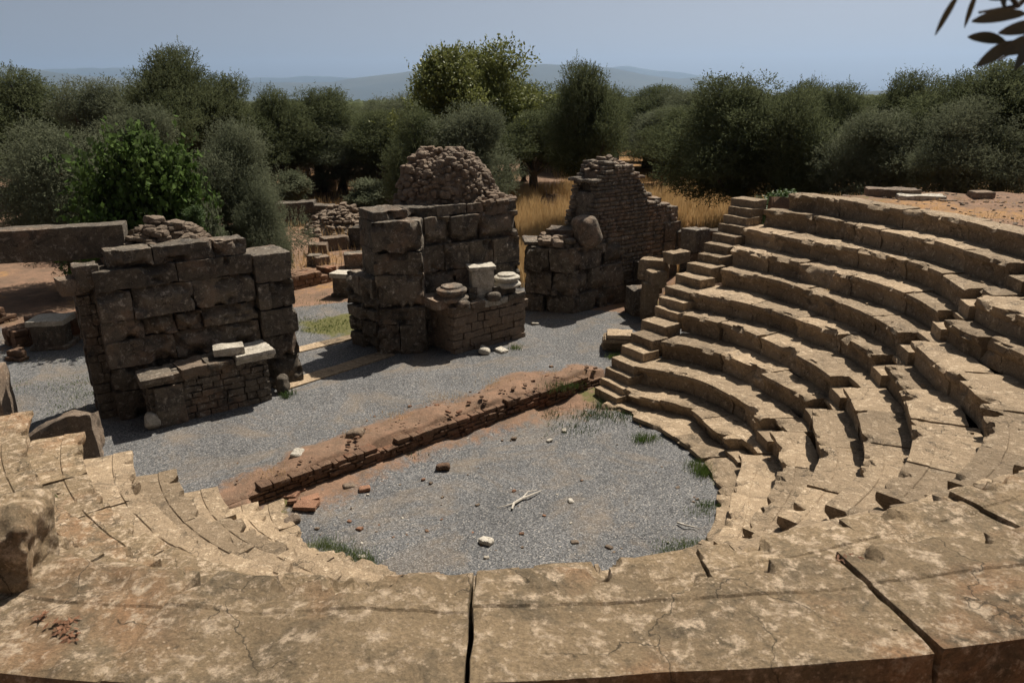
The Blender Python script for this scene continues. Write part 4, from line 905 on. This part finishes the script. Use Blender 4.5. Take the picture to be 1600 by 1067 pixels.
def proto(kind,k):
    if (kind,k) in protos: return protos[kind,k]
    s={'olive':1,'grey_olive':2,'fig':3,'broad':4,'bush':5}[kind]*100+k
    if kind=='olive': cr,B=crown_mesh('crown',5,6,1.5,70,110000,.095,OLIVE,s,asp=.32,fill=.72,blobr=(.07,.19))
    elif kind=='grey_olive': cr,B=crown_mesh('crown',5,6,.5,70,110000,.088,OLIVE2,s,droop=.2,asp=.3,fill=.72,blobr=(.07,.19))
    elif kind=='fig': cr,B=crown_mesh('crown',5,6,.3,40,26000,.20,FIG,s,asp=.8,fill=.5)
    elif kind=='broad': cr,B=crown_mesh('crown',5,6,1.2,60,26000,.14,BROAD,s,asp=.55,fill=.25,blobr=(.08,.17))
    else: cr,B=crown_mesh('crown',5,6,.2,30,26000,.24,WEED if k==0 else OLIVE2,s,asp=.45,fill=.35,blobr=(.08,.16))
    protos[kind,k]=(cr,trunk_mesh(6,5,1.2 if kind!='bush' else .4,B,s,.24 if kind!='bush' else .1)); return protos[kind,k]
tn=0
def tree(px,ytop,wpx,d,kind,k,label,group=None,name=None,base=None):
    global tn
    x,zt_=at_d(px,ytop,d); zb=float(terrain([x],[d])[0]) if base is None else base
    wpx=wpx*(1.22 if kind in('olive','grey_olive') else 1.08)
    w=(at_d(px+wpx/2,ytop,d)[0]-at_d(px-wpx/2,ytop,d)[0]); h=zt_-zb
    cr,tr_=proto(kind,k); nm=name or {'olive':'olive_tree','grey_olive':'olive_tree','fig':'fig_tree','broad':'broadleaf_tree','bush':'bush'}[kind]
    t=thing(nm,(x,d,zb),label,'tree' if kind!='bush' else 'bush',group); rj=random.Random(tn*7+3); tn+=1
    t.rotation_euler=(0,0,rj.uniform(0,6.28)); t.scale=(w/5*.97,w/5*.97,h/6*.98)
    for nm2,me in (('crown',cr),('trunk',tr_)):
        o=bpy.data.objects.new(nm2,me); col.objects.link(o); o.parent=t
    return t
G1='olive trees behind the piers'
T=[(20,103,170,44,'olive',0,'dark olive tree on the skyline at the far left of the photo'),
(62,172,190,25,'grey_olive',0,'near olive tree at the left edge, its low crown above the long beam'),
(150,112,150,42,'grey_olive',1,'pale olive tree on the skyline right of the far left one'),
(262,70,130,40,'olive',1,'tallest dark olive tree left of centre, its narrow top above the skyline'),
(330,105,130,43,'olive',2,'olive tree joined to the right side of the tallest dark one'),
(210,150,150,34,'grey_olive',2,'grey olive tree rising directly behind the bright fig tree'),
(362,172,135,25,'grey_olive',1,'grey olive tree behind the left pier, right of the fig tree'),
(395,275,80,23.5,'grey_olive',2,'low grey olive bush at the right foot of the fig tree'),
(425,135,110,45,'olive',0,'olive tree on the skyline between the tallest dark one and the middle group'),
(490,130,135,48,'olive',2,'round dark olive tree on the skyline above the gap between two piers'),
(525,185,120,47,'grey_olive',0,'grey olive tree behind the stone heap'),
(590,172,120,46,'olive',1,'olive tree just left of the rubble dome'),
(650,165,120,34,'olive',0,'olive tree directly behind the rubble dome, left half'),
(738,148,150,34,'grey_olive',2,'broad olive tree directly behind the rubble dome, right half'),
(835,172,120,43,'olive',1,'grey olive tree right of the rubble dome'),
(915,95,112,35,'olive',1,'tall dark column-shaped olive tree behind the right pier'),
(1060,165,110,46,'olive',0,'grey olive tree left of the big spreading one, over the dry grass'),
(1165,105,210,33,'olive',2,'big spreading olive tree over the golden grass and stairway'),
(1250,128,140,31,'olive',0,'dark olive tree right of the big spreading one'),
(1310,130,120,36,'olive',1,'olive tree with a pointed top above the topmost seats'),
(1375,160,150,28,'grey_olive',1,'lower grey olive tree in front of the right hand group'),
(1420,100,130,34,'olive',2,'tall olive tree on the skyline in the right hand group'),
(1500,112,150,29,'olive',0,'dark olive tree left of the one at the right edge'),
(1525,140,150,26,'grey_olive',0,'near grey olive tree above the bank at the right'),
(1590,92,190,28,'olive',1,'dark olive tree cut off by the right edge of the photo'),
(1660,120,190,27,'olive',2,'olive tree beyond the right edge of the photo')]
for a in T: tree(a[0],a[1]-2,a[2]*1.12,*a[3:],group=G1)
tree(208,192,185,21.5,'fig',0,'bright green fig tree behind the left pier, its lowest leaves near the beam')
tree(690,60,158,44,'broad',0,'left half of the tall yellow green tree pair on the skyline',group='tall yellow green trees')
tree(790,54,178,45,'broad',1,'right half of the tall yellow green tree pair on the skyline',group='tall yellow green trees')
tree(742,66,160,47,'broad',0,'yellow green tree behind the tall pair, filling the gap between them',group='tall yellow green trees')
for a in [(1240,292,110,24,'bush',0,'leafy green bush at the top left corner of the seats'),(1190,300,70,26,'bush',1,'smaller green bush at the edge of the golden grass'),(575,275,80,40,'bush',1,'dark bush under the trees left of the rubble dome'),(450,262,70,42,'bush',1,'green bush by the far block behind the left pier'),(320,300,70,21.5,'bush',1,'green shoots right of the fig tree foot'),(300,318,36,17.6,'bush',0,'small green plant among the rubble on the left pier'),(1340,285,120,30,'bush',1,'dark bush under the right hand trees')]:
    tree(*a,base=3.6 if a[6].startswith('small green plant') else None)
rj=random.Random(77)
for k in range(230):                                # the grove that runs on down the slope
    d=rj.uniform(48,150) if k<130 else rj.uniform(47,80); px=rj.uniform(-250,1850); x,_=at_d(px,160,d); zb=float(terrain([x],[d])[0]); h=rj.uniform(4.2,6.2) if d>70 else rj.uniform(4.6,6.2)
    t=thing('olive_tree',(x,d,zb),'distant olive tree of the grove running on beyond the near trees','tree','distant olive trees down the slope'); t.rotation_euler=(0,0,rj.uniform(0,6)); s=rj.uniform(1.0,1.6); t.scale=(s,s,h/6)
    cr,tr_=proto(rj.choice(['olive','grey_olive']),k%3)
    for nm2,me in (('crown',cr),('trunk',tr_)):
        o=bpy.data.objects.new(nm2,me); col.objects.link(o); o.parent=t
# the far wood on the slope and the plain: nobody could count it
r=np.random.default_rng(99); n=2600; d=150+1600*r.random(n)**1.6; az=r.uniform(-.85,.85,n); x=d*np.tan(az); zz=terrain(x,d)
base,F0=lattice(3,3,3); b=base*2-1; b=b/np.linalg.norm(b,axis=1,keepdims=True); V=[]
S=r.uniform(2.2,4.2,n)*(1+d/900)
V=(b[None]*(1+.25*r.normal(size=(n,len(b),1)))*S[:,None,None]*np.array([1.,1.,.75])+np.stack([x,d,zz+1.5],-1)[:,None]).reshape(-1,3)
F=(F0[None]+(np.arange(n)*len(b))[:,None,None]).reshape(-1,4)
tag(mesh_obj('far_wood',V,F,OLIVE,None,(0,600,-60)),'far wooded slope and plain below the hills','wood',kind='stuff')

# --- the olive twig hanging close to the lens, top right
tw=thing('olive_branch',(.62,.85,6.9),'blurred dark olive twig hanging close in at the top right corner','branch')
def pd(px,py,d):
    x,z=at_d(px,py,d); return np.array([x,d,z])
mb=MB(); tube(mb,[pd(1700,-160,.95),pd(1640,-40,.93),pd(1590,10,.92),pd(1530,20,.9)],[.006,.004,.003,.0015]); tube(mb,[pd(1640,-40,.93),pd(1620,60,.92),pd(1560,95,.9)],[.004,.003,.001]); tube(mb,[pd(1590,10,.92),pd(1540,-60,.9),pd(1500,-40,.9)],[.003,.002,.001]); mb.build('twig',BARK,tw.__class__ and None or None,(0,0,0)) if False else None
o=mb.build('twig',BARK,None,tuple(tw.location)); o.parent=tw; o.location=(0,0,0)
for k,(a,b,w_) in enumerate([((1500,-12),(1461,56),11),((1527,-14),(1507,44),9),((1545,0),(1610,-6),12),((1512,58),(1572,66),16),((1518,34),(1604,22),18),((1560,52),(1640,40),20),((1525,104),(1590,66),22),((1560,84),(1640,60),26),((1585,110),(1625,50),20),((1570,20),(1560,-40),12),((1600,90),(1660,130),24)]):
    d=.86+.012*(k%4); A=pd(*a,d); B_=pd(*b,d+.02); ax=B_-A; L=np.linalg.norm(ax); sd_=np.cross(ax,[0.1*(k%3-1),1,.1]); sd_/=np.linalg.norm(sd_); wd=w_/FPX*d*.5
    nsg=8; V=[]
    for q in range(nsg+1):
        f=q/nsg; wq=wd*math.sin(pi*(f*.96+.02))**.7; c=A+ax*f+np.array([0,.0,.002*math.sin(pi*f)]); V+= [c-sd_*wq,c+np.array([0,.0012*math.sin(pi*f),0]),c+sd_*wq]
    F=[[q*3+e,q*3+e+1,q*3+e+4,q*3+e+3] for q in range(nsg) for e in (0,1)]
    o=mesh_obj('leaf',np.array(V),F,DARKLEAF,None,tuple(tw.location)); o.parent=tw; o.location=(0,0,0)

# ------------------------------------------------------------------ haze
hz_m=bpy.data.materials.new('haze'); hz_m.use_nodes=True; ht=hz_m.node_tree; ht.nodes.remove(ht.nodes['Principled BSDF'])
pv=ht.nodes.new('ShaderNodeVolumePrincipled'); pv.inputs['Color'].default_value=(.46,.67,1,1); pv.inputs['Density'].default_value=3.6e-5; pv.inputs['Anisotropy'].default_value=.3
ht.links.new(pv.outputs[0],ht.nodes['Material Output'].inputs['Volume'])
b=np.array([[x,y,z] for x in (-24000,24000) for y in (-80,23500) for z in (-112,1200)],float)
F=[[0,1,3,2],[4,6,7,5],[0,4,5,1],[2,3,7,6],[0,2,6,4],[1,5,7,3]]
tag(mesh_obj('haze',b,F,hz_m,None,(0,0,0),smooth=False),'pale blue summer haze','haze',kind='stuff')
